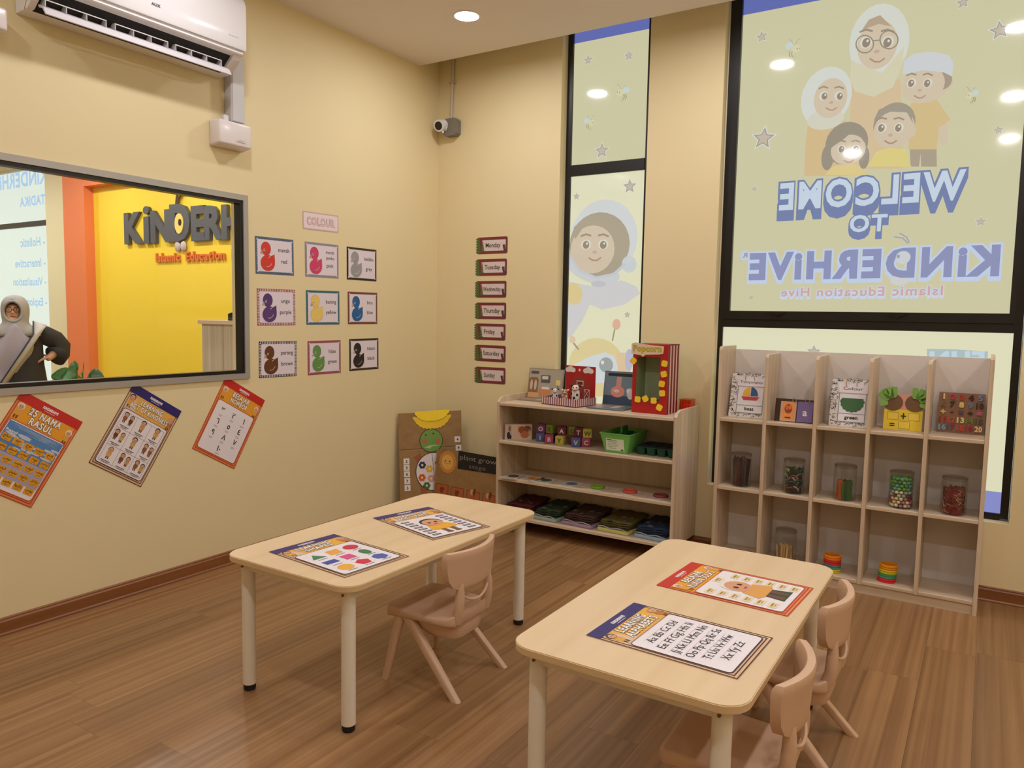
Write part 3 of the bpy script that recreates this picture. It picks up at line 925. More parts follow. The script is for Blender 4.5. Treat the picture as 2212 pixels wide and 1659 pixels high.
film_pane(w3, 2.102, 3.567, 0.43, 1.353, FLO, None, FILM_BIG_LOW, ((0.43, 0.543, (134, 142, 204)),))

# ---------------------------------------------------------------- classroom downlights
DIFF = emit('downlight_diffuser', (250, 248, 252), LAMP)
def downlight(x, y, label, m, group):
    t = thing('ceiling_light', label, 'ceiling light', T(x, y, H), group)
    bm = lathe(B(), [(0.066, -0.001), (0.070, -0.006), (0.078, -0.005), (0.082, 0.0)], 32)
    part('trim_ring', bm, WHITE, t, True)
    part('diffuser', lathe(B(), [(0.0005, -0.004), (0.067, -0.004), (0.067, 0.0)], 32), m, t)
for j, y in enumerate((-0.77, -2.33, -3.84, -5.42)):
    for i, x in enumerate((0.80, 2.17, 3.50, 4.85)):  # last column is unseen fill, added to brighten the shelves
        lab = 'round white downlight glowing in the ceiling above the corner by the security camera' if (i, j) == (0, 0) else \
              'round white ceiling downlight out of frame, set by glints in the window film; far right column added as fill'
        if (i, j) in ((1, 1), (0, 3), (1, 3), (2, 3)):
            continue
        downlight(x, y, lab, DIFF, 'classroom ceiling downlights')

# ================================================================ the reception behind the glass
HX0 = -8.6
wall_box('floor_reception', [((HX0, -6.6, -0.06), (-0.12, 0.16, 0.0))], FLOOR_H)
wall_box('ceiling_reception', [((HX0, -6.6, H), (-0.12, 0.16, H + 0.1))], CEIL)
wall_box('wall_reception_left', [((HX0 - 0.12, -6.6, 0), (HX0, 0.16, H))], CREAM)
wall_box('wall_reception_rear', [((HX0, -6.72, 0), (-0.12, -6.6, H))], CREAM)
HW = (-7.6, -5.545, 0.30, 3.0)
wall_box('wall_reception_facade', [((HX0, 0, 0), (HW[0], 0.16, H)), ((HW[1], 0, 0), (-4.98, 0.16, H)),
                                   ((HW[0], 0, 0), (HW[1], 0.16, HW[2])), ((HW[0], 0, HW[3]), (HW[1], 0.16, H))], CREAM)
wall_box('wall_reception_sign', [((-4.98, 0.0, 0), (-0.12, 0.16, H))], YELLOW)
wall_box('trim_1', [((-4.98, -0.10, 0), (-4.565, -0.0005, H)), ((-4.565, -0.10, 2.655), (-0.12, -0.0005, H))], ORANGE)

w4 = bare_struct('window_4')
part('transom', rbox((HW[0], 0.03, 2.325), (HW[1], 0.10, 2.385), 0.003), col((60, 60, 62), 0.4), w4)
part('frame', rect_frame(B(), 0, 0.05, HW[0], HW[1], HW[2], HW[3], 0.03), col((222, 220, 206), 0.5), w4, M=Matrix.Translation((0, 0.03, 0)) @ Matrix.Rotation(R(-90), 4, 'Z') @ Matrix.Scale(-1, 4, (1, 0, 0)))
wp = part('pane', box(B(), (HW[0], 0.056, HW[2]), (HW[1], 0.064, HW[3])), lit((222, 230, 220), 1.0), w4)
a = Art(0.0004, 0.0004, lambda c: lit(c, 1.0))
TB = (150, 192, 226)
for s, z, h in (('- Holistic', 2.105, 0.105), ('- Interactive', 1.868, 0.10), ('- Visualization', 1.655, 0.095), ('- Exploration', 1.42, 0.095)):
    vs, fs, x0, x1 = text_mesh(s, 0.02)
    w = (x1 - x0) * h / 0.73
    a.text(s, -5.70 - w / 2, z, h, TB, 1, None, 0.02, 0, True)
    a.rr(-5.62, z + 0.05, 0.07, 0.16, 0.02, (226, 214, 226), 0)
for s, z, h, xr in (('KiNDERHiVE', 2.80, 0.17, -5.62), ('TADIKA', 2.57, 0.11, -5.66)):
    vs, fs, x0, x1 = text_mesh(s, 0.03)
    w = (x1 - x0) * h / 0.73
    a.text(s, xr - w / 2, z, h, (166, 198, 232), 1, None, 0.03, 0, True)
a.build('film_print', wp, on_back(0, 0, 0.056))

HL = emit('added_reception_light', (255, 250, 244), LAMP_HALL)
for x, y in ((-1.2, -0.9), (-2.6, -0.9), (-4.0, -0.9), (-5.6, -1.2), (-7.2, -1.2), (-1.2, -2.9), (-2.9, -2.9), (-4.6, -2.9), (-6.3, -2.9)):  # unseen lamps, added to light up the yellow wall
    downlight(x, y, 'round downlight added unseen in the reception ceiling, above the top of the glass', HL, 'added reception ceiling downlights')

# lettering of the reception sign: every letter is a solid block fixed to the wall
sign = thing('wall_sign', 'large dark grey block lettering KiNDERHiVE on the yellow reception wall', 'sign', on_back(-3.96, 2.04, -0.001))
DG = col((84, 86, 94), 0.5)
def block_letter(ch, x0, w, h, y0, m, name='letter', d=0.035, bold=0.045):
    vs, fs, a0, a1 = text_mesh(ch, bold)
    zs = [v[1] for v in vs]
    b0, b1 = min(zs), max(zs)
    P = [(x0 + (v[0] - a0) / (a1 - a0) * w, y0 + (v[1] - b0) / (b1 - b0) * h) for v in vs]
    me = bpy.data.meshes.new(name)
    n = len(P)
    ed = {}
    for f in fs:
        for i in range(len(f)):
            e = (f[i], f[(i + 1) % len(f)])
            ed[e] = ed.get(e, 0) + 1
    side = [e for e in ed if (e[1], e[0]) not in ed]
    F = [tuple(i + n for i in f) for f in fs] + [(e[0], e[1], e[1] + n, e[0] + n) for e in side]
    me.from_pydata([(p[0], p[1], 0.0) for p in P] + [(p[0], p[1], d) for p in P], [], F)
    me.materials.append(m)
    o = bpy.data.objects.new(name, me)
    COL.objects.link(o)
    return o
for ch, x0, w, h, y0 in (('K', 0.0, 0.30, 0.31, 0.005), ('i', 0.33, 0.10, 0.36, 0.0), ('N', 0.45, 0.31, 0.31, 0.0), ('D', 0.76, 0.31, 0.35, 0.0),
                         ('E', 1.09, 0.20, 0.32, -0.005), ('R', 1.28, 0.27, 0.31, -0.005), ('H', 1.53, 0.27, 0.31, -0.01),
                         ('i', 1.83, 0.10, 0.36, -0.01), ('V', 1.94, 0.28, 0.31, -0.01), ('E', 2.22, 0.20, 0.31, -0.01)):
    o = block_letter(ch, x0, w, h, y0, DG, 'letter', 0.035, 0.02 if ch == 'i' else 0.05)
    o.parent = sign
bm = prism(B(), [(0.915 + 0.065 * cos(2 * pi * i / 20), 0.165 + 0.095 * sin(2 * pi * i / 20)) for i in range(20)], 0.02, 0.042)
eye = part('eye_disc', bm, col((246, 222, 120), 0.4), sign)
part('pupil', prism(B(), [(0.935 + 0.022 * cos(2 * pi * i / 16), 0.175 + 0.032 * sin(2 * pi * i / 16)) for i in range(16)], 0.042, 0.046), BLACK, eye)
for k, (dx, dz) in enumerate(((-0.03, 0.0), (0.05, 0.0))):
    bm = tube(B(), [(0.86 + dx * 0.3, 0.35, 0.02), (0.87 + dx * 0.3, 0.40, 0.02), (0.90 + dx, 0.445 + dz, 0.02)], 0.011, 8)
    ball(bm, (0.905 + dx, 0.455 + dz, 0.02), 0.018)
    part('antenna', bm, col((96, 70, 50), 0.5), sign, True)
for k, dx in enumerate((0.86, 0.95)):
    bm = ball(B(), (dx, -0.045, 0.02), 0.042, 0.05, 0.018)
    part('shoe', bm, col((206, 190, 190), 0.5), sign, True)
sub = thing('wall_sign', 'small orange raised lettering Islamic Education under the dark reception sign', 'sign', on_back(-3.46, 1.858, -0.001))
xx = 0.0
for ch in 'Islamic Education Hive':
    if ch == ' ':
        xx += 0.085
        continue
    vs, fs, a0, a1 = text_mesh(ch, 0.03)
    k = 0.118
    zs = [v[1] for v in vs]
    o = block_letter(ch, xx, (a1 - a0) * k * 1.04, (max(zs) - min(zs)) * k, min(zs) * k, col((226, 122, 48), 0.5), 'letter', 0.02, 0.03)
    o.parent = sub
    xx += (a1 - a0) * k * 1.04 + 0.0135

# reception counter with a stapler on it
ct = thing('reception_counter', 'tall pale wood reception counter seen at the right edge of the glass', 'counter', T(-1.0, -0.42, 0))
part('top', rbox((-0.82, -0.30, 1.287), (0.8, 0.28, 1.318), 0.003), OAK_X, ct)
bm = B()
for i in range(6):
    box(bm, (-0.795 + i * 0.262, -0.28, 0.0), (-0.795 + i * 0.262 + 0.258, -0.26, 1.287))
box(bm, (-0.795, -0.26, 0.0), (0.775, 0.26, 1.287))
part('front', bm, GREYOAK, ct)
st = thing('desk_stapler', 'small black stapler lying on the reception counter top', 'stapler', T(-1.40, -0.66, 1.3185, 20))
part('base', rbox((-0.08, -0.02, 0), (0.08, 0.02, 0.014), 0.004), BLACK, st)
part('arm', prism(B(), [(-0.08, 0.014), (-0.08, 0.05), (-0.05, 0.062), (0.08, 0.036), (0.08, 0.026)], -0.016, 0.016, Matrix.Rotation(R(90), 4, 'X')), BLACK, st)

# potted plant
pp = thing('potted_plant', 'broad leafed green plant in an orange pot beside the orange column', 'plant', T(-3.2, -0.9, 0))
part('pot', lathe(B(), [(0.11, 0.0), (0.15, 0.30), (0.16, 0.32), (0.14, 0.32), (0.13, 0.27), (0.001, 0.27)], 20), col((232, 128, 84), 0.5), pp, True)
part('soil', lathe(B(), [(0.001, 0.275), (0.13, 0.27)], 20), col((60, 44, 32), 0.9), pp)
LEAF = [col((52, 98, 46), 0.4), col((84, 128, 56), 0.4), col((40, 76, 38), 0.4), col((70, 140, 90), 0.4)]
def leaf(p0, tip, w, m, parent, droop=0.05):
    p0, tip = Vector(p0), Vector(tip)
    d = tip - p0
    s = d.cross(Vector((0.55, -0.60, 0.58))).normalized()
    n = s.cross(d).normalized()
    bm = B()
    rows = []
    for i in range(7):
        t = i / 6
        ww = w * sin(pi * min(1, 0.08 + t * 0.92)) ** 0.7 if i < 6 else 0.002
        c = p0 + d * t + Vector((0, 0, -droop * t * t))
        rows.append([c + s * (ww * k) + n * (0.25 * ww * k * k) for k in (-1, -0.5, 0, 0.5, 1)])
    loft(bm, rows, False, False)
    o = part('leaf', bm, m, parent, 'all')
    sm = o.modifiers.new('thick', 'SOLIDIFY')
    sm.thickness = 0.002
    return o
rl = random.Random(4)
for i, (dx, dz, w) in enumerate(((-0.36, 0.83, 0.070), (-0.32, 0.76, 0.09), (-0.22, 0.86, 0.09), (-0.12, 0.82, 0.10), (-0.02, 0.87, 0.10), (0.08, 0.88, 0.09),
                                 (0.15, 0.82, 0.08), (0.12, 0.78, 0.09), (-0.02, 0.78, 0.08), (0.10, 0.70, 0.07), (-0.22, 0.68, 0.07))):
    dy = rl.uniform(-0.14, 0.14)
    b0 = (dx * 0.35, dy * 0.3, dz - 0.03)
    bm = tube(B(), [(0, 0, 0.27), (dx * 0.2, dy * 0.2, dz * 0.6), b0], 0.006, 6)
    part('stem', bm, LEAF[1], pp, True)
    leaf(b0, (dx, dy, dz), w, LEAF[i % 4], pp, 0.03)

# ---------------------------------------------------------------- woman in the reception
wm = thing('person', 'woman in a grey headscarf, glasses and black robe, hand on her hip', 'person', T(-3.85, -1.1, 0, 65.65))
SKIN = col((206, 158, 128), 0.5)
def skin_body(name, verts, edges, radii, root, m, parent, sub=2):
    me = bpy.data.meshes.new(name)
    me.from_pydata(verts, edges, [])
    ob = bpy.data.objects.new(name, me)
    COL.objects.link(ob)
    md = ob.modifiers.new('skin', 'SKIN')
    md.use_smooth_shade = True
    ly = me.skin_vertices[0].data
    for i, r in enumerate(radii):
        ly[i].radius = r if isinstance(r, tuple) else (r, r)
        ly[i].use_root = (i == root)
    s2 = ob.modifiers.new('sub', 'SUBSURF')
    s2.levels = sub
    s2.render_levels = sub
    dg = bpy.context.evaluated_depsgraph_get()
    nm = bpy.data.meshes.new_from_object(ob.evaluated_get(dg))
    bpy.data.objects.remove(ob, do_unlink=True)
    nm.name = name
    nm.materials.clear()
    nm.materials.append(m)
    for p in nm.polygons:
        p.use_smooth = True
    o = bpy.data.objects.new(name, nm)
    COL.objects.link(o)
    o.parent = parent
    return o
V = [(0.02, 0.02, 0.78), (0.02, 0.02, 0.92), (0.01, 0.02, 1.08), (0.0, 0.02, 1.17), (-0.02, 0.01, 1.225), (-0.025, -0.01, 1.29), (-0.02, -0.005, 1.36), (-0.01, 0.0, 1.43),
     (0.16, 0.02, 1.17), (0.33, 0.05, 1.05), (0.235, -0.03, 0.945), (0.20, -0.06, 0.93),
     (-0.16, 0.02, 1.15), (-0.27, 0.0, 0.93), (-0.24, -0.10, 0.76), (-0.235, -0.13, 0.70),
     (0.10, 0.02, 0.74), (0.10, 0.0, 0.40), (0.10, 0.02, 0.06), (0.10, -0.12, 0.03),
     (-0.06, 0.02, 0.74), (-0.07, 0.0, 0.40), (-0.07, 0.02, 0.06), (-0.07, -0.12, 0.03)]
Ed = [(0, 1), (1, 2), (2, 3), (3, 4), (4, 5), (5, 6), (6, 7), (3, 8), (8, 9), (9, 10), (10, 11), (3, 12), (12, 13), (13, 14), (14, 15),
      (0, 16), (16, 17), (17, 18), (18, 19), (0, 20), (20, 21), (21, 22), (22, 23)]
Rd = [0.12, (0.13, 0.10), (0.14, 0.10), (0.11, 0.08), 0.05, (0.062, 0.075), (0.078, 0.09), (0.06, 0.07),
      0.06, 0.045, 0.032, 0.03, 0.06, 0.042, 0.03, 0.03, 0.085, 0.055, 0.04, 0.03, 0.085, 0.055, 0.04, 0.03]
body = skin_body('body', V, Ed, Rd, 0, SKIN, wm)
# fingers of the hand on the hip
for k in range(4):
    y = -0.075 + 0.018 * k
    bm = tube(B(), [(0.215, y, 0.945), (0.18, y - 0.012, 0.935), (0.15, y - 0.008, 0.915), (0.135, y, 0.90)], [0.010, 0.010, 0.009, 0.007], 8)
    part('finger', bm, SKIN, body, True)
part('thumb', tube(B(), [(0.22, -0.02, 0.955), (0.195, 0.01, 0.965), (0.17, 0.025, 0.955)], [0.011, 0.010, 0.008], 8), SKIN, body, True)
# face details
FX, FZ = -0.035, 1.36
for dx in (-0.027, 0.027):
    e = part('eye', ball(B(), (FX + dx, -0.083, 1.372), 0.010, 0.006, 0.005), col((236, 232, 228), 0.3), body, True)
    part('iris', ball(B(), (FX + dx, -0.088, 1.372), 0.005, 0.003, 0.005), col((40, 26, 20), 0.3), e, True)
    part('eyebrow', tube(B(), [(FX + dx - 0.016, -0.086, 1.390), (FX + dx, -0.091, 1.395), (FX + dx + 0.016, -0.086, 1.391)], 0.0028, 6), col((52, 38, 30), 0.8), body, True)
part('nose', loft(B(), [circ(Vector((FX, -0.086, 1.372)), Vector((1, 0, 0)), Vector((0, 1, 0)), 0.006, 0.006, 10), circ(Vector((FX, -0.098, 1.345)), Vector((1, 0, 0)), Vector((0, 1, 0)), 0.013, 0.012, 10),
                        circ(Vector((FX, -0.088, 1.337)), Vector((1, 0, 0)), Vector((0, 1, 0)), 0.011, 0.008, 10)]), SKIN, body, True)
part('mouth', ball(B(), (FX, -0.080, 1.312), 0.022, 0.008, 0.006), col((158, 88, 80), 0.5), body, True)
gl = part('glasses', B(), BLACK, wm)
gm = B()
for dx in (-0.03, 0.03):
    tube(gm, [(FX + dx + 0.025 * cos(t * pi / 10), -0.098, 1.368 + 0.020 * sin(t * pi / 10)) for t in range(21)], 0.0022, 6)
tube(gm, [(FX - 0.006, -0.099, 1.372), (FX + 0.006, -0.099, 1.372)], 0.0022, 6)
for s in (-1, 1):
    tube(gm, [(FX + s * 0.055, -0.098, 1.372), (FX + s * 0.062, -0.070, 1.372)], 0.002, 6)
gm.to_mesh(gl.data)
gm.free()
# robe: a hanging body and two sleeves
ROBE = col((46, 44, 46), 0.85)
X3, Y3 = Vector((1, 0, 0)), Vector((0, 1, 0))
bm = loft(B(), [circ(Vector(c), X3, Y3, rx, ry, 24) for c, rx, ry in (((0.01, 0.02, 0.06), 0.30, 0.26), ((0.01, 0.02, 0.40), 0.25, 0.21), ((0.015, 0.02, 0.72), 0.195, 0.165),
          ((0.015, 0.02, 0.88), 0.175, 0.15), ((0.01, 0.02, 1.02), 0.175, 0.14), ((0.005, 0.02, 1.12), 0.18, 0.125), ((0.0, 0.02, 1.18), 0.15, 0.10), ((-0.01, 0.015, 1.215), 0.08, 0.075))])
part('robe', bm, ROBE, wm, 'all')
bm = tube(B(), [(0.12, 0.02, 1.155), (0.20, 0.025, 1.145), (0.28, 0.04, 1.10), (0.325, 0.045, 1.04), (0.315, 0.03, 0.985), (0.275, -0.005, 0.955)], [0.07, 0.085, 0.085, 0.082, 0.085, 0.10], 16)
part('sleeve', bm, ROBE, wm, 'all')
bm = tube(B(), [(-0.10, 0.02, 1.14), (-0.20, 0.02, 1.08), (-0.27, 0.0, 0.95), (-0.25, -0.08, 0.80)], [0.07, 0.085, 0.075, 0.085], 16)
part('sleeve', bm, ROBE, wm, 'all')
# headscarf: hood with a face opening, then a long drape across the chest
SCARF = col((168, 166, 168), 0.85)
bm = B()
prof = [(1.492, 0.012, 0.0), (1.486, 0.045, 0.0), (1.470, 0.074, 0.0), (1.448, 0.092, 0.0), (1.425, 0.102, 0.0), (1.40, 0.108, 0.0), (1.375, 0.110, 0.0), (1.35, 0.110, 0.0), (1.325, 0.108, 0.0),
        (1.30, 0.104, 0.0), (1.275, 0.100, 0.0), (1.25, 0.104, 0.0), (1.225, 0.122, 0.0), (1.20, 0.150, 0.01), (1.17, 0.180, 0.015), (1.14, 0.200, 0.02)]
nh = 40
hv = []
for z, rr, yo in prof:
    low = max(0.0, (1.25 - z) / 0.11)
    hv.append([bm.verts.new((FX + 0.018 + rr * cos(2 * pi * q / nh) * (0.92 + 0.16 * low), 0.008 + yo + rr * sin(2 * pi * q / nh) * (1.0 - 0.25 * low), z)) for q in range(nh)])
for a_, b_ in zip(hv[:-1], hv[1:]):
    for q in range(nh):
        vs_ = (a_[q], a_[(q + 1) % nh], b_[(q + 1) % nh], b_[q])
        c = sum((v.co for v in vs_), Vector()) / 4
        if c.y < -0.02 and ((c.x - FX) / 0.066) ** 2 + ((c.z - 1.356) / 0.086) ** 2 < 1:
            continue
        bm.faces.new(vs_)
bm.faces.new(hv[0])
h = part('headscarf_hood', bm, SCARF, wm, 'all')
md = h.modifiers.new('thick', 'SOLIDIFY')
md.thickness = 0.008
md.offset = 1
bm = B()
ring = []
for i in range(33):                        # rolled rim around the face, lying on the hood
    a = 2 * pi * i / 32
    x, z = FX + 0.069 * sin(a), 1.356 + 0.089 * cos(a)
    for (z0_, r0_, y0_), (z1_, r1_, y1_) in zip(prof[:-1], prof[1:]):
        if z1_ <= z <= z0_:
            rr = r1_ + (r0_ - r1_) * (z - z1_) / (z0_ - z1_)
    ring.append((x, 0.008 - math.sqrt(max(0.0001, rr ** 2 - ((x - FX - 0.018) / 0.92) ** 2)) - 0.004, z))
tube(bm, ring, 0.0125, 10)
part('headscarf_rim', bm, SCARF, wm, 'all')
bm = B()
rows = []
for k in range(15):
    t = k / 14
    hw = 0.085 + 0.125 * min(1.0, t * 2.2) ** 0.7
    cx = -0.02 - 0.03 * t
    rgt = hw * (1.0 if t < 0.25 else max(0.05, 1.0 - 1.15 * (t - 0.25)))
    row = []
    for j in range(17):
        u = -1 + 2 * j / 16
        x = cx + (hw * u if u < 0 else rgt * u)
        q = abs(u)
        row.append(Vector((x, -0.125 - 0.035 * sin(pi * min(1, t * 1.3)) + 0.11 * q ** 2.2 * (1 - 0.5 * t) + 0.007 * sin(7 * u + 4 * t), 1.250 - 0.56 * t - 0.075 * q ** 1.6 * (1 - t))))
    rows.append(row)
loft(bm, rows, False, False)
mS = paint('grey_patterned_scarf', (176, 170, 190), 0.85, 0.2, 0.22)
d = part('headscarf_drape', bm, mS, wm, 'all')
md = d.modifiers.new('thick', 'SOLIDIFY')
md.thickness = 0.008
bm = B()                                    # printed border band over the shoulder
rows = []
for k in range(13):
    t = k / 12
    c = Vector((0.165 - 0.30 * t, -0.115 - 0.04 * sin(pi * t) - 0.02, 1.20 - 0.50 * t))
    dv = Vector((0.050, 0.012, 0.040))
    rows.append([c - dv, c, c + dv])
rows.insert(0, [Vector((0.12, 0.03, 1.27)), Vector((0.15, 0.04, 1.26)), Vector((0.19, 0.05, 1.22))])
loft(bm, rows, False, False)
d = part('headscarf_border', bm, paint('pale_scarf_border', (204, 200, 200), 0.85, 0.2, 0.25), wm, 'all')
md = d.modifiers.new('thick', 'SOLIDIFY')
md.thickness = 0.010
tube_pts = [tuple(r[0] + Vector((-0.004, -0.012, 0))) for r in rows]
part('scarf_stripe', tube(B(), tube_pts, 0.006, 6), col((52, 54, 66), 0.8), wm, 'all')

# ================================================================ furniture
def copy_tree(o, parent=None):
    c = o.copy()
    COL.objects.link(c)
    c.parent = parent
    for ch in list(o.children):
        copy_tree(ch, c)
    return c

def make_table(label, M, legs=(0.25, 0.535), hw=(0.315, 0.60)):
    t = thing('table', label, 'table', M, 'low children\'s tables')
    zt = 0.515
    bm = prism(B(), rrpts(hw[0] * 2, hw[1] * 2, 0.07, 8), zt - 0.022, zt)
    bmesh.ops.recalc_face_normals(bm, faces=list(bm.faces))
    for f in bm.faces:
        f.material_index = 0 if abs(f.normal.z) > 0.5 else 1
    es = [e for e in bm.edges if len(e.link_faces) == 2 and {round(abs(f.normal.z)) for f in e.link_faces} == {0, 1}]
    bmesh.ops.bevel(bm, geom=es, offset=0.0025, segments=2, affect='EDGES')
    part('table_top', bm, [BIRCH, BIRCH_E], t, True)
    for s in (-1, 1):
        part('apron', rbox((s * legs[0] - 0.012, -legs[1] + 0.02, zt - 0.062), (s * legs[0] + 0.012, legs[1] - 0.02, zt - 0.0225), 0.002), METALW, t)
        part('apron', rbox((-legs[0] + 0.02, s * legs[1] - 0.012, zt - 0.062), (legs[0] - 0.02, s * legs[1] + 0.012, zt - 0.0225), 0.002), METALW, t)
        for q in (-1, 1):
            bm = lathe(B(), [(0.0225, 0.022), (0.024, 0.024), (0.024, zt - 0.024), (0.026, zt - 0.0225)], 24, (s * legs[0], q * legs[1], 0), 0, True)
            lg = part('leg', bm, METALW, t, True)
            part('foot', lathe(B(), [(0.019, 0.0), (0.022, 0.004), (0.0225, 0.022), (0.001, 0.022)], 24, (s * legs[0], q * legs[1], 0), 0, True), RUBBER, lg, True)
            part('bolt', cyl(B(), (s * (legs[0] + 0.0), q * (legs[1] + 0.024), zt - 0.045), (s * (legs[0] + 0.0), q * (legs[1] + 0.029), zt - 0.045), 0.0045, None, 10), col((120, 92, 60), 0.5), lg)
    return t

make_table('birch topped low table by the yellow left wall with one chair', T(1.488, -2.138, 0))
make_table('birch topped low table in the right foreground with two chairs', T(2.737, -2.182, 0))

def leg_loft(p0, p1, w0, d0, w1, d1):
    """tapered rounded leg, its ends cut level"""
    def ring(p, w, d):
        return [Vector((p[0] + x, p[1] + y, p[2])) for x, y in rrpts(w, d, min(w, d) * 0.4, 3)]
    P0, P1 = Vector(p0), Vector(p1)
    return loft(B(), [ring(P0.lerp(P1, k), w0 + (w1 - w0) * k, d0 + (d1 - d0) * k) for k in (0, 0.33, 0.66, 1)])

def make_chair(label, M):
    """one-piece moulded plastic chair: local +X is its back, it faces -X"""
    t = thing('chair', label, 'chair', M, 'beige plastic children\'s chairs')
    # seat shell
    rings = []
    for x, zt, zb, hw in ((-0.190, 0.262, 0.246, 0.105), (-0.186, 0.270, 0.236, 0.128), (-0.172, 0.277, 0.232, 0.146), (-0.12, 0.277, 0.238, 0.153), (-0.03, 0.271, 0.242, 0.152),
                          (0.05, 0.270, 0.240, 0.146), (0.095, 0.276, 0.238, 0.134), (0.118, 0.288, 0.240, 0.118), (0.126, 0.298, 0.250, 0.10)):
        r = 0.012
        pts = rrpts(2 * hw, zt - zb, min(r, (zt - zb) * 0.45), 3)
        zc = (zt + zb) / 2
        rings.append([Vector((x, p, zc + q + 0.010 * (p / 0.15) ** 2)) for p, q in pts])
    part('seat', loft(B(), rings), PLASTIC, t, True)
    # hanging skirt under the seat
    rings = []
    for z, hx, hy, cx in ((0.245, 0.115, 0.125, 0.0), (0.215, 0.105, 0.118, 0.012), (0.190, 0.080, 0.100, 0.03), (0.180, 0.05, 0.07, 0.04)):
        rings.append([Vector((cx + p, q, z)) for p, q in rrpts(2 * hx, 2 * hy, min(hx, hy) * 0.7, 4)])
    part('seat_skirt', loft(B(), rings), PLASTIC, t, True)
    # legs
    for s in (-1, 1):
        part('leg', leg_loft((-0.095, s * 0.128, 0.262), (0.158, s * 0.163, 0.0), 0.052, 0.034, 0.040, 0.026), PLASTIC, t, True)
        part('leg', leg_loft((-0.120, s * 0.128, 0.262), (-0.168, s * 0.160, 0.0), 0.042, 0.034, 0.026, 0.026), PLASTIC, t, True)
    # backrest: curved plate, thick rolled rim, narrower at the bottom
    rings = []
    nz = 9
    n = 18
    outer = []
    for (z, hw, xo, th) in ((0.386, 0.085, 0.115, 0.020), (0.390, 0.110, 0.115, 0.026), (0.402, 0.132, 0.116, 0.028), (0.43, 0.148, 0.119, 0.026), (0.47, 0.156, 0.123, 0.024),
                            (0.505, 0.160, 0.126, 0.026), (0.522, 0.158, 0.128, 0.026), (0.531, 0.153, 0.128, 0.020), (0.533, 0.145, 0.128, 0.010)):
        ring = []
        for k in range(n + 1):
            y = -hw + 2 * hw * k / n
            ring.append(Vector((xo + 0.022 - 0.042 * (y / 0.15) ** 2 + th / 2, y, z)))
        for k in range(n, -1, -1):
            y = -hw + 2 * hw * k / n
            ring.append(Vector((xo + 0.022 - 0.042 * (y / 0.15) ** 2 - th / 2, y, z)))
        rings.append(ring)
    part('backrest', loft(B(), rings), PLASTIC, t, True)
    for s in (-1, 1):
        pts = [(0.110, s * 0.095, 0.262), (0.124, s * 0.098, 0.31), (0.126, s * 0.095, 0.36), (0.124, s * 0.090, 0.41)]
        part('back_post', tube(B(), pts, [0.022, 0.019, 0.018, 0.014], 12), PLASTIC, t, True)
    pts = [(0.137 - 0.045 * (0.098 * cos(a) / 0.15) ** 2 + 0.008, 0.098 * cos(a), 0.395 - 0.062 * sin(a)) for a in [pi * i / 16 for i in range(17)]]
    part('handle_rim', tube(B(), pts, 0.005, 8), PLASTIC, t, True)
    return t

make_chair('beige plastic chair tucked under the table by the left wall', T(1.757, -2.165, 0, 2))
make_chair('beige plastic chair at the foreground table, the one farther back', T(2.992, -1.905, 0, -1))
make_chair('beige plastic chair at the foreground table, the nearest to the viewer', T(2.986, -2.495, 0, 2))

# ---------------------------------------------------------------- low wide shelf on castors
A0, A1, AF, AB, AZ = 0.812, 2.016, -0.402, -0.022, 0.085
sa = thing('low_bookshelf', 'low wide pale wood open shelf in the corner under the narrow window', 'shelf', T(0, 0, 0))
tk = 0.018
for x in (A0, A1 - tk):
    poly = [(AF, AZ), (AB, AZ), (AB, 0.876), (AF + 0.07, 0.876), (AF + 0.02, 0.862), (AF, 0.84)]
    part('side_panel', prism(B(), poly, x, x + tk, Matrix(((0, 0, 1, 0), (1, 0, 0, 0), (0, 1, 0, 0), (0, 0, 0, 1)))), OAK_Z, sa)
for z in (0.836, 0.591, 0.351, 0.105):
    part('shelf_board', rbox((A0 + tk, AF, z - tk), (A1 - tk, AB - 0.008, z), 0.0015, 1), OAK_X, sa)
part('back_panel', box(B(), (A0 + tk, AB - 0.008, AZ), (A1 - tk, AB, 0.836)), OAKB, sa)
for x in (A0 + 0.06, A1 - 0.06):
    for y in (AF + 0.06, AB - 0.06):
        bm = box(B(), (x - 0.025, y - 0.02, AZ - 0.004), (x + 0.025, y + 0.02, AZ))
        box(bm, (x - 0.012, y - 0.004, 0.04), (x + 0.012, y + 0.02, AZ - 0.004))
        cyl(bm, (x - 0.012, y + 0.012, 0.026), (x + 0.012, y + 0.012, 0.026), 0.026, None, 18)
        part('castor', bm, BLACK, sa)

# ---------------------------------------------------------------- tall cubby shelf in front of the big window
C0, C1, CF, CB = 2.201, 3.490, -0.280, -0.012
sb = thing('cubby_shelf', 'tall pale wood cubby shelf with fifteen open compartments before the large window', 'shelf', T(0, 0, 0))
YZ = Matrix(((0, 0, 1, 0), (1, 0, 0, 0), (0, 1, 0, 0), (0, 0, 0, 1)))
for x in (C0, C1 - tk):
    poly = [(CF, 0), (CB, 0), (CB, 1.243), (CF + 0.02, 1.243), (CF + 0.006, 1.238), (CF, 1.225)]
    part('side_panel', prism(B(), poly, x, x + tk, YZ), OAK_Z, sb)
DX = [2.4525, 2.7085, 2.9635, 3.2200]
for x in DX:
    poly = [(CF, 0.05), (CB - 0.008, 0.05), (CB - 0.008, 1.208), (CF + 0.02, 1.208), (CF + 0.006, 1.204), (CF, 1.192)]
    part('divider', prism(B(), poly, x, x + tk, YZ), OAK_Z, sb)
cells = list(zip([C0 + tk] + [x + tk for x in DX], DX + [C1 - tk]))
for z in (0.846, 0.462, 0.068):
    for xa, xb in cells:
        part('shelf_board', rbox((xa, CF + 0.002, z - tk), (xb, CB - 0.008, z), 0.0015, 1), OAK_X, sb)
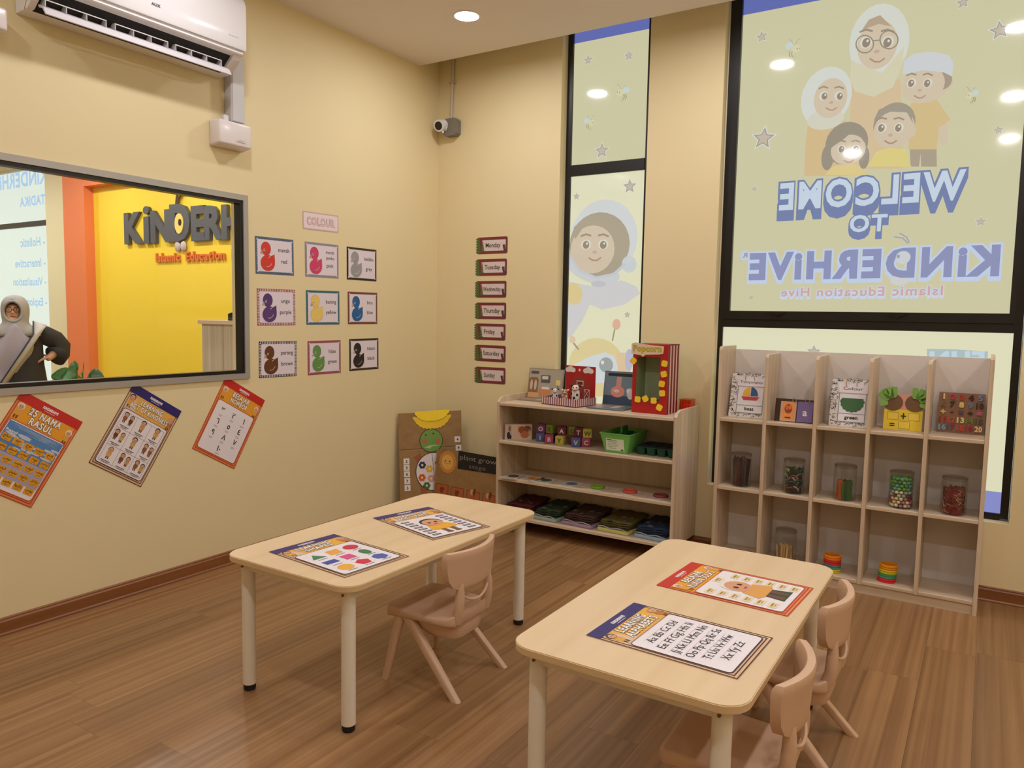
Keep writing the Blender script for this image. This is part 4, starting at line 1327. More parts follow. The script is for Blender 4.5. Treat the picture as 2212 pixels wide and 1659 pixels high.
part('back_panel', box(B(), (C0 + tk, CB - 0.008, 0.05), (C1 - tk, CB, 1.222)), col((222, 213, 205), 0.5), sb)
part('plinth', box(B(), (C0 + tk, CF + 0.012, 0.0), (C1 - tk, CF + 0.028, 0.05)), OAK_X, sb)

# ================================================================ things on the walls
# ---------------------------------------------------------------- air conditioner
ac = thing('air_conditioner', 'white wall air conditioner with open flap above the reception window', 'air conditioner', T(0, 0, 0))
XZ = lambda y: Matrix(((1, 0, 0, 0), (0, 0, 1, y), (0, 1, 0, 0), (0, 0, 0, 1)))
ya, yb = -2.815, -1.838
def acbox(poly, y0, y1):
    return prism(B(), poly, y0, y1, Matrix(((1, 0, 0, 0), (0, 0, 1, 0), (0, 1, 0, 0), (0, 0, 0, 1))))
bmA = acbox([(0.002, 2.588), (0.075, 2.590), (0.10, 2.640), (0.165, 2.672), (0.192, 2.672), (0.197, 2.70), (0.197, 2.92), (0.17, 2.955), (0.002, 2.965)], ya + 0.004, yb - 0.006)
part('body', bmA, WHITE, ac)
for y0, y1 in ((ya + 0.004, ya + 0.03), (yb - 0.056, yb - 0.006)):
    part('end_cheek', acbox([(0.07, 2.589), (0.10, 2.594), (0.17, 2.646), (0.194, 2.676), (0.10, 2.645)], y0, y1), WHITE, ac)
bm = acbox([(0.195, 2.692), (0.208, 2.690), (0.212, 2.70), (0.212, 2.905), (0.200, 2.935), (0.172, 2.962), (0.165, 2.955), (0.19, 2.925), (0.197, 2.90)], ya, yb)
part('front_panel', bm, col((240, 238, 242), 0.15), ac, True)
part('lower_lip', acbox([(0.163, 2.662), (0.196, 2.666), (0.203, 2.672), (0.200, 2.680), (0.165, 2.676)], ya + 0.01, yb - 0.012), WHITE, ac)
part('outlet', acbox([(0.076, 2.5915), (0.165, 2.664), (0.163, 2.6715), (0.10, 2.641)], ya + 0.03, yb - 0.057), DARKHOLE, ac)
fy0, fy1 = ya + 0.035, yb - 0.062
part('flap', prism(B(), [(0.118, 2.604), (0.150, 2.590), (0.172, 2.562), (0.177, 2.564), (0.158, 2.594), (0.122, 2.612)], fy0, fy1, Matrix(((1, 0, 0, 0), (0, 0, 1, 0), (0, 1, 0, 0), (0, 0, 0, 1)))), col((226, 222, 228), 0.3), ac)
for i in range(3):
    y0 = fy0 + 0.01 + i * (fy1 - fy0 - 0.01) / 3
    y1 = y0 + (fy1 - fy0) / 3 * 0.86
    v = part('vane_bar', tube(B(), [(0.148, y0, 2.628), (0.148, y1, 2.628)], 0.0025, 6), WHITE, ac)
    for k in range(4):
        y = y0 + (y1 - y0) * (k + 0.02) / 3.04
        part('vane', acbox([(0.10, 2.606), (0.150, 2.600), (0.149, 2.630), (0.11, 2.636)], y, y + 0.003), col((200, 196, 196), 0.4), v)
a = Art()
a.text('AUX', 0, 0, 0.012, (70, 70, 74), 0, 0.045, 0.04)
a.build('logo', ac, on_left(-2.325, 2.742, 0.2125))
a = Art()
a.text('Inverter', 0, 0, 0.007, (170, 166, 172), 0, 0.055)
a.build('badge', ac, on_left(-1.912, 2.738, 0.2125))

dc = thing('pipe_duct', 'pale grey plastic pipe duct running down the wall below the air conditioner', 'duct', T(0, -1.775, 2.375))
part('channel', rbox((0.001, -0.040, 0.0), (0.058, 0.038, 0.33), 0.004), col((196, 194, 196), 0.35), dc)
part('channel_lid', rbox((0.055, -0.034, 0.002), (0.064, 0.040, 0.33), 0.003), col((204, 203, 206), 0.35), dc)
def white_box(label, M, w, h, d):
    t = thing('wall_box', label, 'wall box', M, 'white plastic wall boxes')
    bm = rbox((0.001, -w / 2, -h / 2), (d, w / 2, h / 2), 0.012, 3)
    for v in bm.verts:
        if v.co.x > d * 0.5:
            v.co.z += 0.008 if v.co.z < 0 else -0.004
            v.co.y *= 0.97
    part('housing', bm, col((232, 224, 224), 0.22), t, True)
    part('top_tab', rbox((0.03, -w * 0.22, h / 2 - 0.01), (0.05, -w * 0.08, h / 2 + 0.03), 0.004), col((226, 220, 220), 0.3), t)
    a = Art()
    a.rect(0.03, -0.035, 0.055, 0.004, (176, 168, 170), 0)
    a.rect(0.035, -0.027, 0.045, 0.002, (190, 182, 184), 0)
    a.build('vent_mark', t, frame((d, 0, 0), (0, 1, 0), (0, 0, 1)))
    return t
white_box('white plastic box on the wall at the foot of the pipe duct', T(0, -1.808, 2.303), 0.205, 0.135, 0.085)
white_box('white plastic box cut off by the top left corner of the picture', T(0, -2.985, 2.515), 0.205, 0.10, 0.10)

# ---------------------------------------------------------------- security camera on a grey junction box with a conduit
cc = thing('security_camera', 'small white security camera on a grey junction box high in the corner', 'camera', T(0.14, 0, 2.715))
bm = prism(B(), [(-0.058, -0.04), (-0.038, -0.058), (0.045, -0.058), (0.06, -0.045), (0.06, 0.045), (0.045, 0.06), (-0.045, 0.06), (-0.058, 0.048)], 0.0, 0.06)
part('junction_box', bm, col((128, 122, 114), 0.5), cc, M=on_back(0, 0, -0.001))
d = Vector((0.10, -0.95, -0.30)).normalized()
q = Vector((-0.05, -0.075, 0.015))
bm = cyl(B(), q - d * 0.012, q + d * 0.05, 0.042, 0.040, 24)
hd = part('camera_head', bm, col((236, 236, 240), 0.25), cc, True)
part('lens', cyl(B(), q + d * 0.0505, q + d * 0.053, 0.029, 0.029, 24), BLACK, hd)
part('bracket', cyl(B(), (-0.02, -0.055, -0.01), (-0.05, -0.075, 0.005), 0.018, None, 14), col((226, 226, 230), 0.3), cc, True)
part('screw', cyl(B(), (-0.03, -0.09, -0.045), (-0.03, -0.09, -0.03), 0.006, None, 10), WHITE, cc)
cd = thing('cable_conduit', 'thin white cable conduit rising from the security camera to the ceiling gap', 'conduit', T(0.122, 0, 2.775))
part('pipe', tube(B(), [(0.0, -0.013, 0.0), (0.004, -0.013, 0.12), (0.012, -0.013, 0.32), (0.012, -0.013, 0.70)], 0.0105, 10), col((206, 192, 176), 0.5), cd, True)
part('clip', box(B(), (-0.012, -0.025, 0.25), (0.034, -0.001, 0.265)), col((190, 176, 160), 0.5), cd)

# ---------------------------------------------------------------- colour cards with ducks
DUCK = {'red': (214, 58, 44), 'pink': (214, 62, 108), 'grey': (158, 156, 160), 'purple': (92, 54, 120), 'yellow': (240, 208, 110), 'blue': (24, 98, 160),
        'brown': (104, 58, 26), 'green': (104, 150, 78), 'black': (30, 26, 26)}
CARDS = [('red', ['merah'], -1.492, 1.703, 0.8, (70, 96, 124), 'speckled blue-grey border'), ('pink', ['merah', 'jambu'], -1.133, 1.706, 0.4, (150, 142, 160), 'pale grey dashed border'),
         ('grey', ['kelabu'], -0.789, 1.706, 0.2, (50, 36, 32), 'black scalloped border'), ('purple', ['ungu'], -1.483, 1.415, 0.5, (166, 62, 70), 'red striped border'),
         ('yellow', ['kuning'], -1.126, 1.420, 0.6, (52, 104, 122), 'teal border'), ('blue', ['biru'], -0.780, 1.424, 0.4, (120, 66, 52), 'brown border'),
         ('brown', ['perang'], -1.475, 1.117, -0.4, (40, 34, 34), 'black and white striped border'), ('green', ['hijau'], -1.116, 1.115, 0.4, (160, 70, 84), 'rosy star border'),
         ('black', ['hitam'], -0.767, 1.123, 0.5, (60, 40, 28), 'dark brown border')]
def duck(a, x, y, s, c, eye=True):
    dk = tuple(int(v * 0.72) for v in c)
    a.ell(x - 0.012 * s, y - 0.30 * s, 0.40 * s, 0.36 * s, dk, 1, 28, 12)
    a.ell(x - 0.012 * s, y - 0.30 * s, 0.385 * s, 0.345 * s, c, 2, 28, 12)
    a.poly([(x + 0.05 * s, y - 0.05 * s), (x + 0.36 * s, y + 0.10 * s), (x + 0.38 * s, y - 0.25 * s)], c, 3)
    a.ell(x - 0.10 * s, y + 0.32 * s, 0.27 * s, 0.30 * s, dk, 1, 24)
    a.ell(x - 0.10 * s, y + 0.32 * s, 0.258 * s, 0.288 * s, c, 2, 24)
    a.poly([(x - 0.32 * s, y + 0.26 * s), (x - 0.43 * s, y + 0.12 * s), (x - 0.36 * s, y + 0.06 * s), (x - 0.26 * s, y + 0.12 * s)], (190, 170, 150) if c[0] < 200 else (206, 150, 120), 3)
    a.line([(x + 0.04 * s, y - 0.07 * s), (x + 0.20 * s, y + 0.06 * s), (x + 0.24 * s, y + 0.12 * s)], 0.022 * s, (236, 226, 230), 4)
    a.line([(x - 0.10 * s, y - 0.46 * s), (x + 0.02 * s, y - 0.47 * s), (x + 0.10 * s, y - 0.42 * s), (x + 0.17 * s, y - 0.36 * s), (x + 0.20 * s, y - 0.30 * s)], 0.018 * s, (236, 220, 216), 4)
    a.ell(x - 0.20 * s, y + 0.26 * s, 0.045 * s, 0.055 * s, (236, 228, 228), 4, 12)
    a.ell(x - 0.205 * s, y + 0.26 * s, 0.026 * s, 0.034 * s, (24, 20, 20), 5, 10)
for name, mal, y, z, rot, bc, bl in CARDS:
    w, h = 0.272, 0.206
    t = thing('colour_card', '%s duck colour card with a %s, on the left wall' % (name, bl), 'card', on_left(y, z, 0.0005, rot), 'duck colour cards')
    part('card', sheet_mesh(w, h), col(bc, 0.4), t)
    a = Art()
    wc = (232, 222, 232)
    a.rr(0, 0, w - 0.030, h - 0.030, 0.006, wc, 1)
    n = 22
    for i in range(n):                     # scalloped border pattern
        x = -w / 2 + 0.012 + (w - 0.024) * i / (n - 1)
        if 'striped' in bl:
            for s in (-1, 1):
                a.rect(x, s * (h / 2 - 0.008), 0.005, 0.012, wc, 1)
        else:
            for s in (-1, 1):
                a.ell(x, s * (h / 2 - 0.0155), 0.0035, 0.003, wc, 1, 8)
        yy = -h / 2 + 0.012 + (h - 0.024) * i / (n - 1)
        for s in (-1, 1):
            if 'striped' in bl:
                a.rect(s * (w / 2 - 0.008), yy, 0.012, 0.004, wc, 1)
            else:
                a.ell(s * (w / 2 - 0.0155), yy, 0.003, 0.0035, wc, 1, 8)
        if 'speckled' in bl or 'star' in bl:
            for s in (-1, 1):
                a.ell(x + 0.004, s * (h / 2 - 0.006), 0.0015, 0.0015, (196, 186, 200), 1, 6)
                a.ell(s * (w / 2 - 0.006), yy, 0.0015, 0.0015, (196, 186, 200), 1, 6)
    a.build('border_print', t)
    a = Art()
    duck(a, -0.050, -0.002, 0.128, DUCK[name])
    a.build('duck_picture', t)
    a = Art()
    ink = (66, 48, 72)
    rows = ((mal[0], 0.026, 0.0235), (name, -0.038, 0.0235)) if len(mal) == 1 else ((mal[0], 0.042, 0.020), (mal[1], 0.008, 0.020), (name, -0.040, 0.0235))
    for wd, wy, wh in rows:
        a = Art()
        a.text(wd, 0.064, wy, wh, (52, 40, 56), 2, None, 0.012)
        a.build('word_print', t)

t = thing('heading_card', 'small pale pink card reading COLOUR above the duck cards', 'card', on_left(-1.141, 1.935, 0.0005, 1.0))
part('card', sheet_mesh(0.29, 0.106, 0.0008, 0.008), col((214, 176, 176), 0.4), t)
a = Art()
a.rr(0, 0, 0.274, 0.090, 0.008, (240, 222, 226), 1)
a.text2('COLOUR', 0, -0.022, 0.044, (236, 206, 206), (138, 84, 92), 2, 0.222, 0.02, 0.035)
a.build('words_print', t)

# ---------------------------------------------------------------- weekday cards
for i, (day, x, z) in enumerate((('Monday', 0.484, 1.881), ('Tuesday', 0.481, 1.729), ('Wednesday', 0.480, 1.576), ('Thursday', 0.481, 1.425),
                                 ('Friday', 0.479, 1.277), ('Saturday', 0.483, 1.125), ('Sunday', 0.485, 0.969))):
    w, h = 0.256, 0.116
    t = thing('weekday_card', 'maroon framed weekday card reading %s on the wall beside the narrow window' % day, 'card', on_back(x, z, -0.0005, random.uniform(-0.6, 0.6)), 'weekday name cards')
    part('card', sheet_mesh(w, h, 0.0008, 0.012), col((124, 46, 52), 0.4), t)
    a = Art()
    a.rr(0.014, 0, w - 0.058, h - 0.040, 0.004, (226, 208, 206), 1)
    a.poly([(-w / 2, -h / 2 + 0.004), (-w / 2 + 0.030, -h / 2 + 0.004), (-w / 2 + 0.022, h / 2 - 0.006), (-w / 2 + 0.002, h / 2 - 0.008)], (84, 104, 52), 2)
    for k in range(6):
        a.ell(-w / 2 - 0.003, -0.045 + 0.018 * k, 0.006, 0.006, (84, 104, 52), 2, 8)
    for k in range(4):
        q = -0.040 + 0.018 * k
        a.poly([(-0.096 + 0.004 * k, q), (-0.062 - 0.004 * k, q), (-0.079, q + 0.028)], (78, 112, 58), 3)
    for k in range(3):
        a.ell(0.098 + 0.004 * k, -0.006 - 0.014 * k, 0.010, 0.011, (70, 62, 74), 3, 10)
    a.ell(0.112, -0.006, 0.006, 0.012, (150, 128, 112), 4, 10)
    a.build('picture_print', t)
    a = Art()
    ww = {'Wednesday': 0.150, 'Saturday': 0.138, 'Thursday': 0.136, 'Tuesday': 0.130, 'Monday': 0.124}.get(day, 0.092)
    a.text(day, 0.008 if ww > 0.1 else -0.006, -0.013, 0.032, (30, 24, 24), 4, ww, 0.006)
    a.build('words_print', t)

# ---------------------------------------------------------------- A3 learning sheets
def kid(a, x, y, s, shirt, cap, l=4, dark=(112, 66, 40)):
    a.ell(x, y - 0.30 * s, 0.24 * s, 0.30 * s, shirt, l, 14)
    a.rect(x - 0.09 * s, y - 0.66 * s, 0.11 * s, 0.22 * s, dark, l)
    a.rect(x + 0.09 * s, y - 0.66 * s, 0.11 * s, 0.22 * s, dark, l)
    a.ell(x, y + 0.10 * s, 0.26 * s, 0.25 * s, cap, l + 1, 16)
    a.ell(x, y + 0.06 * s, 0.20 * s, 0.19 * s, (226, 172, 136), l + 2, 14)
    a.ell(x - 0.07 * s, y + 0.07 * s, 0.03 * s, 0.04 * s, (60, 36, 26), l + 3, 8)
    a.ell(x + 0.07 * s, y + 0.07 * s, 0.03 * s, 0.04 * s, (60, 36, 26), l + 3, 8)
    a.ell(x, y - 0.05 * s, 0.05 * s, 0.02 * s, (176, 92, 74), l + 3, 8)

PWD, PHT = 0.297, 0.42
def learning_sheet(kind, label, M, group, red, title, ts, fill, panel_c=(240, 234, 240), curl=0.0):
    t = thing(kind, label, 'poster' if kind == 'wall_poster' else 'sheet', M, group)
    edge = (222, 96, 44) if red else (58, 30, 34)
    bmm = sheet_mesh(PWD, PHT, 0.0009)
    part('sheet', bmm, col((236, 138, 84) if red else (226, 186, 150), 0.35), t)
    a = Art()
    for k, dlt in enumerate((0.002, 0.013)):
        a.outline(0, 0, PWD - dlt * 2, PHT - dlt * 2, 0.003, (176, 58, 36) if red else edge, 2)
    band = (202, 42, 36) if red else (44, 36, 112)
    a.rect(0, PHT / 2 - 0.0215, PWD, 0.043, band, 3)
    a.rect(0, PHT / 2 - 0.080, PWD - 0.028, 0.078, (238, 164, 44) if red else (236, 178, 74), 1)
    if not red:
        a.poly([(-PWD / 2 + 0.014, PHT / 2 - 0.045), (-0.10, PHT / 2 - 0.045), (-0.07, PHT / 2 - 0.119), (-PWD / 2 + 0.014, PHT / 2 - 0.119)], (226, 196, 168), 2)
    a.build('header_print', t)
    a = Art()
    a.text('KiNDERHiVE', 0, PHT / 2 - 0.026, 0.011, (246, 238, 240), 4, 0.072, 0.06)
    a.rect(0, PHT / 2 - 0.033, 0.05, 0.002, (226, 214, 220), 4)
    dk = (70, 30, 22) if red else (56, 34, 30)
    for k, (s, w) in enumerate(title):
        yy = PHT / 2 - 0.075 - k * ts * 1.24
        b = Art()
        b.text2(s, 0, yy, ts, (250, 244, 240), dk, 4, w, 0.035, 0.045)
        b.build('title_print', t)
    a.build('brand_print', t)
    a = Art()
    kid(a, -0.116, PHT / 2 - 0.066, 0.062, (228, 168, 72), (236, 228, 224) if red else (66, 42, 34))
    a.build('child_picture', t)
    a = Art()
    kid(a, 0.120, PHT / 2 - 0.078, 0.058, (228, 168, 72) if red else (198, 120, 74), (238, 230, 226) if red else (196, 150, 122))
    a.build('child_picture', t)
    a = Art()
    ph = PHT - 0.125 - 0.022
    py = -PHT / 2 + 0.022 + ph / 2
    a.rr(0, py, PWD - 0.034, ph + 0.006, 0.014, (200, 70, 44) if red else (62, 36, 48), 3)
    a.rr(0, py + 0.001, PWD - 0.040, ph, 0.012, panel_c, 4)
    a.build('panel_print', t)
    a = Art()
    fill(a, 0.0, py, PWD - 0.046, ph - 0.006)
    a.build('lesson_print', t)
    return t

NAMES = NAMES_AR
def fill_rasul(a, cx, cy, w, h):
    a.rect(cx, cy + h * 0.20, w, h * 0.60, (86, 136, 196), 5)
    a.rect(cx, cy - h * 0.15, w, h * 0.35, (172, 168, 196), 6)
    r = random.Random(2)
    for k in range(26):
        a.ell(cx + r.uniform(-0.45, 0.45) * w, cy + r.uniform(0.10, 0.36) * h, r.uniform(0.012, 0.03), 0.005, (196, 206, 226), 6, 10)
    for k in range(14):
        a.line([(cx + r.uniform(-0.45, 0.2) * w, cy + h * (0.40 + 0.006 * k)), (cx + r.uniform(0.2, 0.45) * w, cy + h * (0.40 + 0.006 * k))], 0.0012, (150, 180, 216), 6)
    a.text('Rasul', cx - w * 0.38, cy + h * 0.34, 0.010, (244, 240, 244), 7, 0.05, 0.03)
    for k in range(25):
        rr, cc = divmod(k, 5)
        x = cx + w * (0.40 - 0.20 * cc)
        y = cy + h * (0.24 - 0.155 * rr)
        a.rr(x, y, w * 0.165, h * 0.105, 0.004, (228, 162, 40), 8)
        a.text(NAMES[k], x, y + 0.001, 0.011, (40, 30, 30), 9, min(0.034, 0.008 * len(NAMES[k])), 0.02)
        a.rect(x, y - 0.008, 0.018, 0.0018, (110, 84, 60), 9)

def fill_kind(a, cx, cy, w, h):
    line = (120, 96, 92)
    for k in (-1, 1):
        a.line([(cx + k * w / 6, cy - h / 2 + 0.008), (cx + k * w / 6, cy + h / 2 - 0.008)], 0.0012, line, 6)
        a.line([(cx - w / 2 + 0.008, cy + k * h / 6), (cx + w / 2 - 0.008, cy + k * h / 6)], 0.0012, line, 6)
    a.outline(cx, cy, w - 0.016, h - 0.016, 0.0012, line, 6)
    shirts = [(150, 96, 70), (206, 156, 96), (214, 170, 80), (110, 60, 44), (206, 170, 110), (140, 92, 70), (216, 170, 100), (124, 76, 54), (150, 96, 60)]
    caps = [(70, 42, 32), (66, 40, 30), (60, 36, 28), (54, 34, 28), (70, 44, 32), (96, 58, 40), (150, 130, 110), (84, 50, 36), (74, 46, 34)]
    two = (0, 3, 5, 7, 8)
    for k in range(9):
        r, c = divmod(k, 3)
        x, y = cx + (c - 1) * w / 3, cy + (1 - r) * h / 3 + 0.022
        if k in two:
            kid(a, x - 0.016, y, 0.048, shirts[k], caps[k], 7)
            kid(a, x + 0.017, y - 0.004, 0.044, shirts[(k + 3) % 9], caps[(k + 2) % 9], 11)
        else:
            kid(a, x, y, 0.054, shirts[k], caps[k], 7)
        a.rect(x, y - 0.052, 0.050, 0.003, (90, 74, 74), 7)
        a.rect(x, y - 0.059, 0.034, 0.003, (120, 104, 104), 7)

def fill_nombor(a, cx, cy, w, h):
    ds = ['\u0663', '\u0662', '\u0661', '\u0666', '\u0665', '\u0664', '\u0669', '\u0668', '\u0667']
    for k, d in enumerate(ds):
        r, c = divmod(k, 3)
        x, y = cx + (c - 1) * w * 0.31, cy + h * (0.30 - 0.235 * r)
        a.text(d, x, y, 0.030, (38, 32, 40), 6, None, 0.02)
        a.rect(x, y - 0.014, 0.026, 0.0022, (196, 140, 140), 6)
        a.rect(x, y - 0.020, 0.020, 0.0022, (206, 160, 160), 6)
    a.text('\u0661\u0660', cx, cy - h * 0.42, 0.030, (38, 32, 40), 6, None, 0.02)
    a.rect(cx, cy - h * 0.42 - 0.012, 0.026, 0.0022, (196, 140, 140), 6)

lw = 'learning posters on the left wall'
learning_sheet('wall_poster', 'orange tilted poster headed 25 NAMA RASUL, leftmost on the left wall', on_left(-2.834, 0.778, 0.0005, -33.4), lw, True,
               [('25 NAMA', 0.150), ('RASUL', 0.110)], 0.030, fill_rasul)
learning_sheet('wall_poster', 'tilted poster with a navy band headed LEARNING ACT OF KINDNESS', on_left(-2.336, 0.778, 0.0005, -32.8), lw, False,
               [('LEARNING', 0.130), ('ACT OF KINDNESS', 0.225)], 0.024, fill_kind)
learning_sheet('wall_poster', 'tilted orange poster headed BELAJAR NOMBOR with Arabic numerals', on_left(-1.808, 0.780, 0.0005, -30.4), lw, True,
               [('BELAJAR', 0.120), ('NOMBOR', 0.122)], 0.027, fill_nombor)

def fill_shapes(a, cx, cy, w, h):
    G = lambda c, r: (cx + (c - 1) * w * 0.31, cy + h * (0.30 - 0.30 * r))
    cols = {'tri': (60, 128, 92), 'rect': (54, 80, 172), 'octo': (240, 178, 60), 'sq_o': (240, 172, 72), 'sq_p': (222, 78, 140), 'pent': (212, 34, 76), 'cir': (206, 36, 70), 'oval': (58, 124, 80), 'hex': (64, 92, 190)}
    x, y = G(0, 0); a.poly([(x - 0.030, y - 0.022), (x + 0.030, y - 0.022), (x, y + 0.026)], cols['tri'], 6)
    x, y = G(1, 0); a.poly([(x - 0.030, y - 0.024), (x + 0.022, y - 0.024), (x + 0.030, y + 0.024), (x - 0.022, y + 0.024)], cols['sq_o'], 6)
    x, y = G(2, 0); a.ell(x, y, 0.030, 0.028, cols['cir'], 6)
    x, y = G(0, 1); a.rect(x, y, 0.056, 0.034, cols['rect'], 6)
    x, y = G(1, 1); a.rect(x, y, 0.048, 0.048, cols['sq_p'], 6)
    x, y = G(2, 1); a.ell(x, y, 0.020, 0.030, cols['oval'], 6)
    for (c, r), n, k in (((0, 2), 8, 'octo'), ((1, 2), 5, 'pent'), ((2, 2), 6, 'hex')):
        x, y = G(c, r)
        a.poly([(x + 0.031 * sin(2 * pi * i / n + (pi / 8 if n == 8 else 0)), y + 0.031 * cos(2 * pi * i / n + (pi / 8 if n == 8 else 0))) for i in range(n)], cols[k], 6)
    for k in range(9):
        x, y = G(k % 3, k // 3)
        a.rect(x, y - 0.037, 0.040, 0.0035, (96, 86, 110), 6)

def big_kid(a, cx, cy, s, cap, shirt, legs, l=6):
    a.rect(cx - 0.09 * s, cy - 0.34 * s, 0.10 * s, 0.22 * s, legs, l)
    a.rect(cx + 0.09 * s, cy - 0.34 * s, 0.10 * s, 0.22 * s, legs, l)
    a.ell(cx - 0.09 * s, cy - 0.47 * s, 0.07 * s, 0.035 * s, (110, 70, 46), l, 12)
    a.ell(cx + 0.09 * s, cy - 0.47 * s, 0.07 * s, 0.035 * s, (110, 70, 46), l, 12)
    a.poly([(cx - 0.17 * s, cy + 0.02 * s), (cx + 0.17 * s, cy + 0.02 * s), (cx + 0.20 * s, cy - 0.26 * s), (cx - 0.20 * s, cy - 0.26 * s)], shirt, l + 1)
    a.line([(cx - 0.17 * s, cy), (cx - 0.24 * s, cy - 0.20 * s)], 0.09 * s, shirt, l + 1)
    a.line([(cx + 0.17 * s, cy), (cx + 0.24 * s, cy - 0.20 * s)], 0.09 * s, shirt, l + 1)
    a.ell(cx, cy + 0.20 * s, 0.215 * s, 0.225 * s, cap, l + 1, 20)
    a.ell(cx, cy + 0.165 * s, 0.195 * s, 0.19 * s, (222, 160, 122), l + 2, 20)
    a.ell(cx - 0.07 * s, cy + 0.17 * s, 0.035 * s, 0.04 * s, (50, 32, 24), l + 3, 10)
    a.ell(cx + 0.07 * s, cy + 0.17 * s, 0.035 * s, 0.04 * s, (50, 32, 24), l + 3, 10)
    a.ell(cx, cy + 0.06 * s, 0.05 * s, 0.018 * s, (186, 70, 60), l + 3, 10)

def fill_body(a, cx, cy, w, h):
    big_kid(a, cx, cy, 0.235, (46, 36, 32), (240, 176, 50), (120, 82, 56))
    for k in range(8):
        y = cy + h * (0.40 - 0.115 * k)
        for s in (-1, 1):
            a.rr(cx + s * w * 0.36, y, 0.040, 0.017, 0.004, (52, 52, 66), 6)
            a.rect(cx + s * w * 0.36, y, 0.028, 0.006, (200, 196, 206), 7)

def fill_abc(a, cx, cy, w, h):
    rows = ['Aa Bb Cc Dd', 'Ee Ff Gg Hh Ii', 'Jj Kk Ll Mm Nn', 'Oo Pp Qq Rr Ss', 'Tt Uu Vv Ww', 'Xx Yy Zz']
    wd = [0.175, 0.205, 0.215, 0.215, 0.180, 0.130]
    for k, s in enumerate(rows):
        y = cy + h * 0.345 - k * h * 0.150
        a.text(s, cx, y, 0.024, (40, 34, 44), 6, wd[k], 0.0)
        for q in (0, 0.012, 0.024):
            a.line([(cx - wd[k] / 2 - 0.004, y + q), (cx + wd[k] / 2 + 0.004, y + q)], 0.0006, (110, 102, 112), 5)

def fill_solat(a, cx, cy, w, h):
    a.poly([(cx - 0.040, cy - h * 0.44), (cx + 0.060, cy - h * 0.44), (cx + 0.044, cy - h * 0.20), (cx - 0.030, cy - h * 0.20)], (48, 74, 52), 5)
    big_kid(a, cx + 0.004, cy + 0.004, 0.235, (236, 232, 226), (228, 166, 84), (112, 70, 58))
    for k in range(13):
        if k < 6:
            x, y = cx - w * 0.36, cy + h * (0.38 - 0.15 * k)
        elif k < 12:
            x, y = cx + w * 0.36, cy + h * (0.30 - 0.145 * (k - 6))
        else:
            x, y = cx + w * 0.10, cy + h * 0.44
        a.rr(x, y, 0.048, 0.028, 0.004, (238, 222, 178), 6)
        a.rect(x, y + 0.003, 0.030, 0.007, (170, 140, 84), 7)
        a.rect(x, y - 0.006, 0.022, 0.003, (150, 126, 90), 7)

def on_table(x, y, ang, z=0.5156):
    v = Vector((-cos(R(ang)), -sin(R(ang)), 0))
    u = v.cross(Vector((0, 0, 1)))
    return frame((x, y, z), u, v)
lt = 'A3 learning sheets on the tables'
learning_sheet('learning_sheet', 'sheet with a navy band headed LEARNING SHAPES on the table by the left wall', on_table(1.522, -2.502, -5.2), lt, False, [('LEARNING', 0.150), ('SHAPES', 0.115)], 0.027, fill_shapes)
learning_sheet('learning_sheet', 'sheet headed LEARNING BODY PARTS at the far end of the table by the left wall', on_table(1.524, -1.975, -14.0), lt, False, [('LEARNING', 0.150), ('BODY PARTS', 0.165)], 0.027, fill_body)
learning_sheet('learning_sheet', 'sheet headed LEARNING ALPHABETS on the right foreground table', on_table(2.795, -2.479, -2.6), lt, False, [('LEARNING', 0.150), ('ALPHABETS', 0.170)], 0.027, fill_abc)
learning_sheet('learning_sheet', 'orange sheet headed BELAJAR RUKUN SOLAT on the right foreground table', on_table(2.809, -1.998, -3.2), lt, True, [('BELAJAR', 0.130), ('RUKUN SOLAT', 0.190)], 0.027, fill_solat)

# ================================================================ craft boards standing in the corner
def blossom(a, x, y, r, c, l, cc=(236, 220, 120)):
    for k in range(6):
        a.ell(x + r * 0.62 * cos(k * pi / 3), y + r * 0.62 * sin(k * pi / 3), r * 0.42, r * 0.42, c, l, 10)
    a.ell(x, y, r * 0.3, r * 0.3, cc, l + 1, 10)

def tilt(o, u, lean):
    """board frame: bottom centre o, reader's right u, leaning back by lean degrees"""
    u = Vector(u).normalized()
    back = Vector((0, 0, 1)).cross(u).normalized()
    v = Vector((0, 0, 1)) * cos(R(lean)) + back * sin(R(lean))
    return frame(o, u, v)

tb = thing('craft_board', 'brown cardboard turtle craft board with a yellow frill leaning in the corner', 'craft board', tilt((0.232, -0.335, 0.001), (0.29, 0.34, 0), 7))
part('board', prism(B(), [(-0.218, 0), (0.222, 0), (0.224, 0.72), (-0.226, 0.705)], 0.0, 0.004), CARD, tb)
a = Art(0.0004, 0.0042)
a.line([(-0.215, 0.452), (0.215, 0.470)], 0.004, (92, 62, 34), 0)
a.line([(-0.215, 0.445), (0.215, 0.463)], 0.003, (176, 132, 84), 0)
a.line([(0.06, 0.42), (0.10, 0.445), (0.13, 0.43)], 0.004, (104, 66, 36), 1)
a.build('crease_lines', tb)
for pts in ([(-0.095, 0.36), (-0.120, 0.40), (-0.075, 0.425), (-0.055, 0.38)], [(-0.080, 0.20), (-0.075, 0.145), (-0.030, 0.14), (-0.025, 0.18)]):
    part('turtle_foot', prism(B(), pts, 0.0041, 0.005), col((150, 88, 52), 0.6), tb)
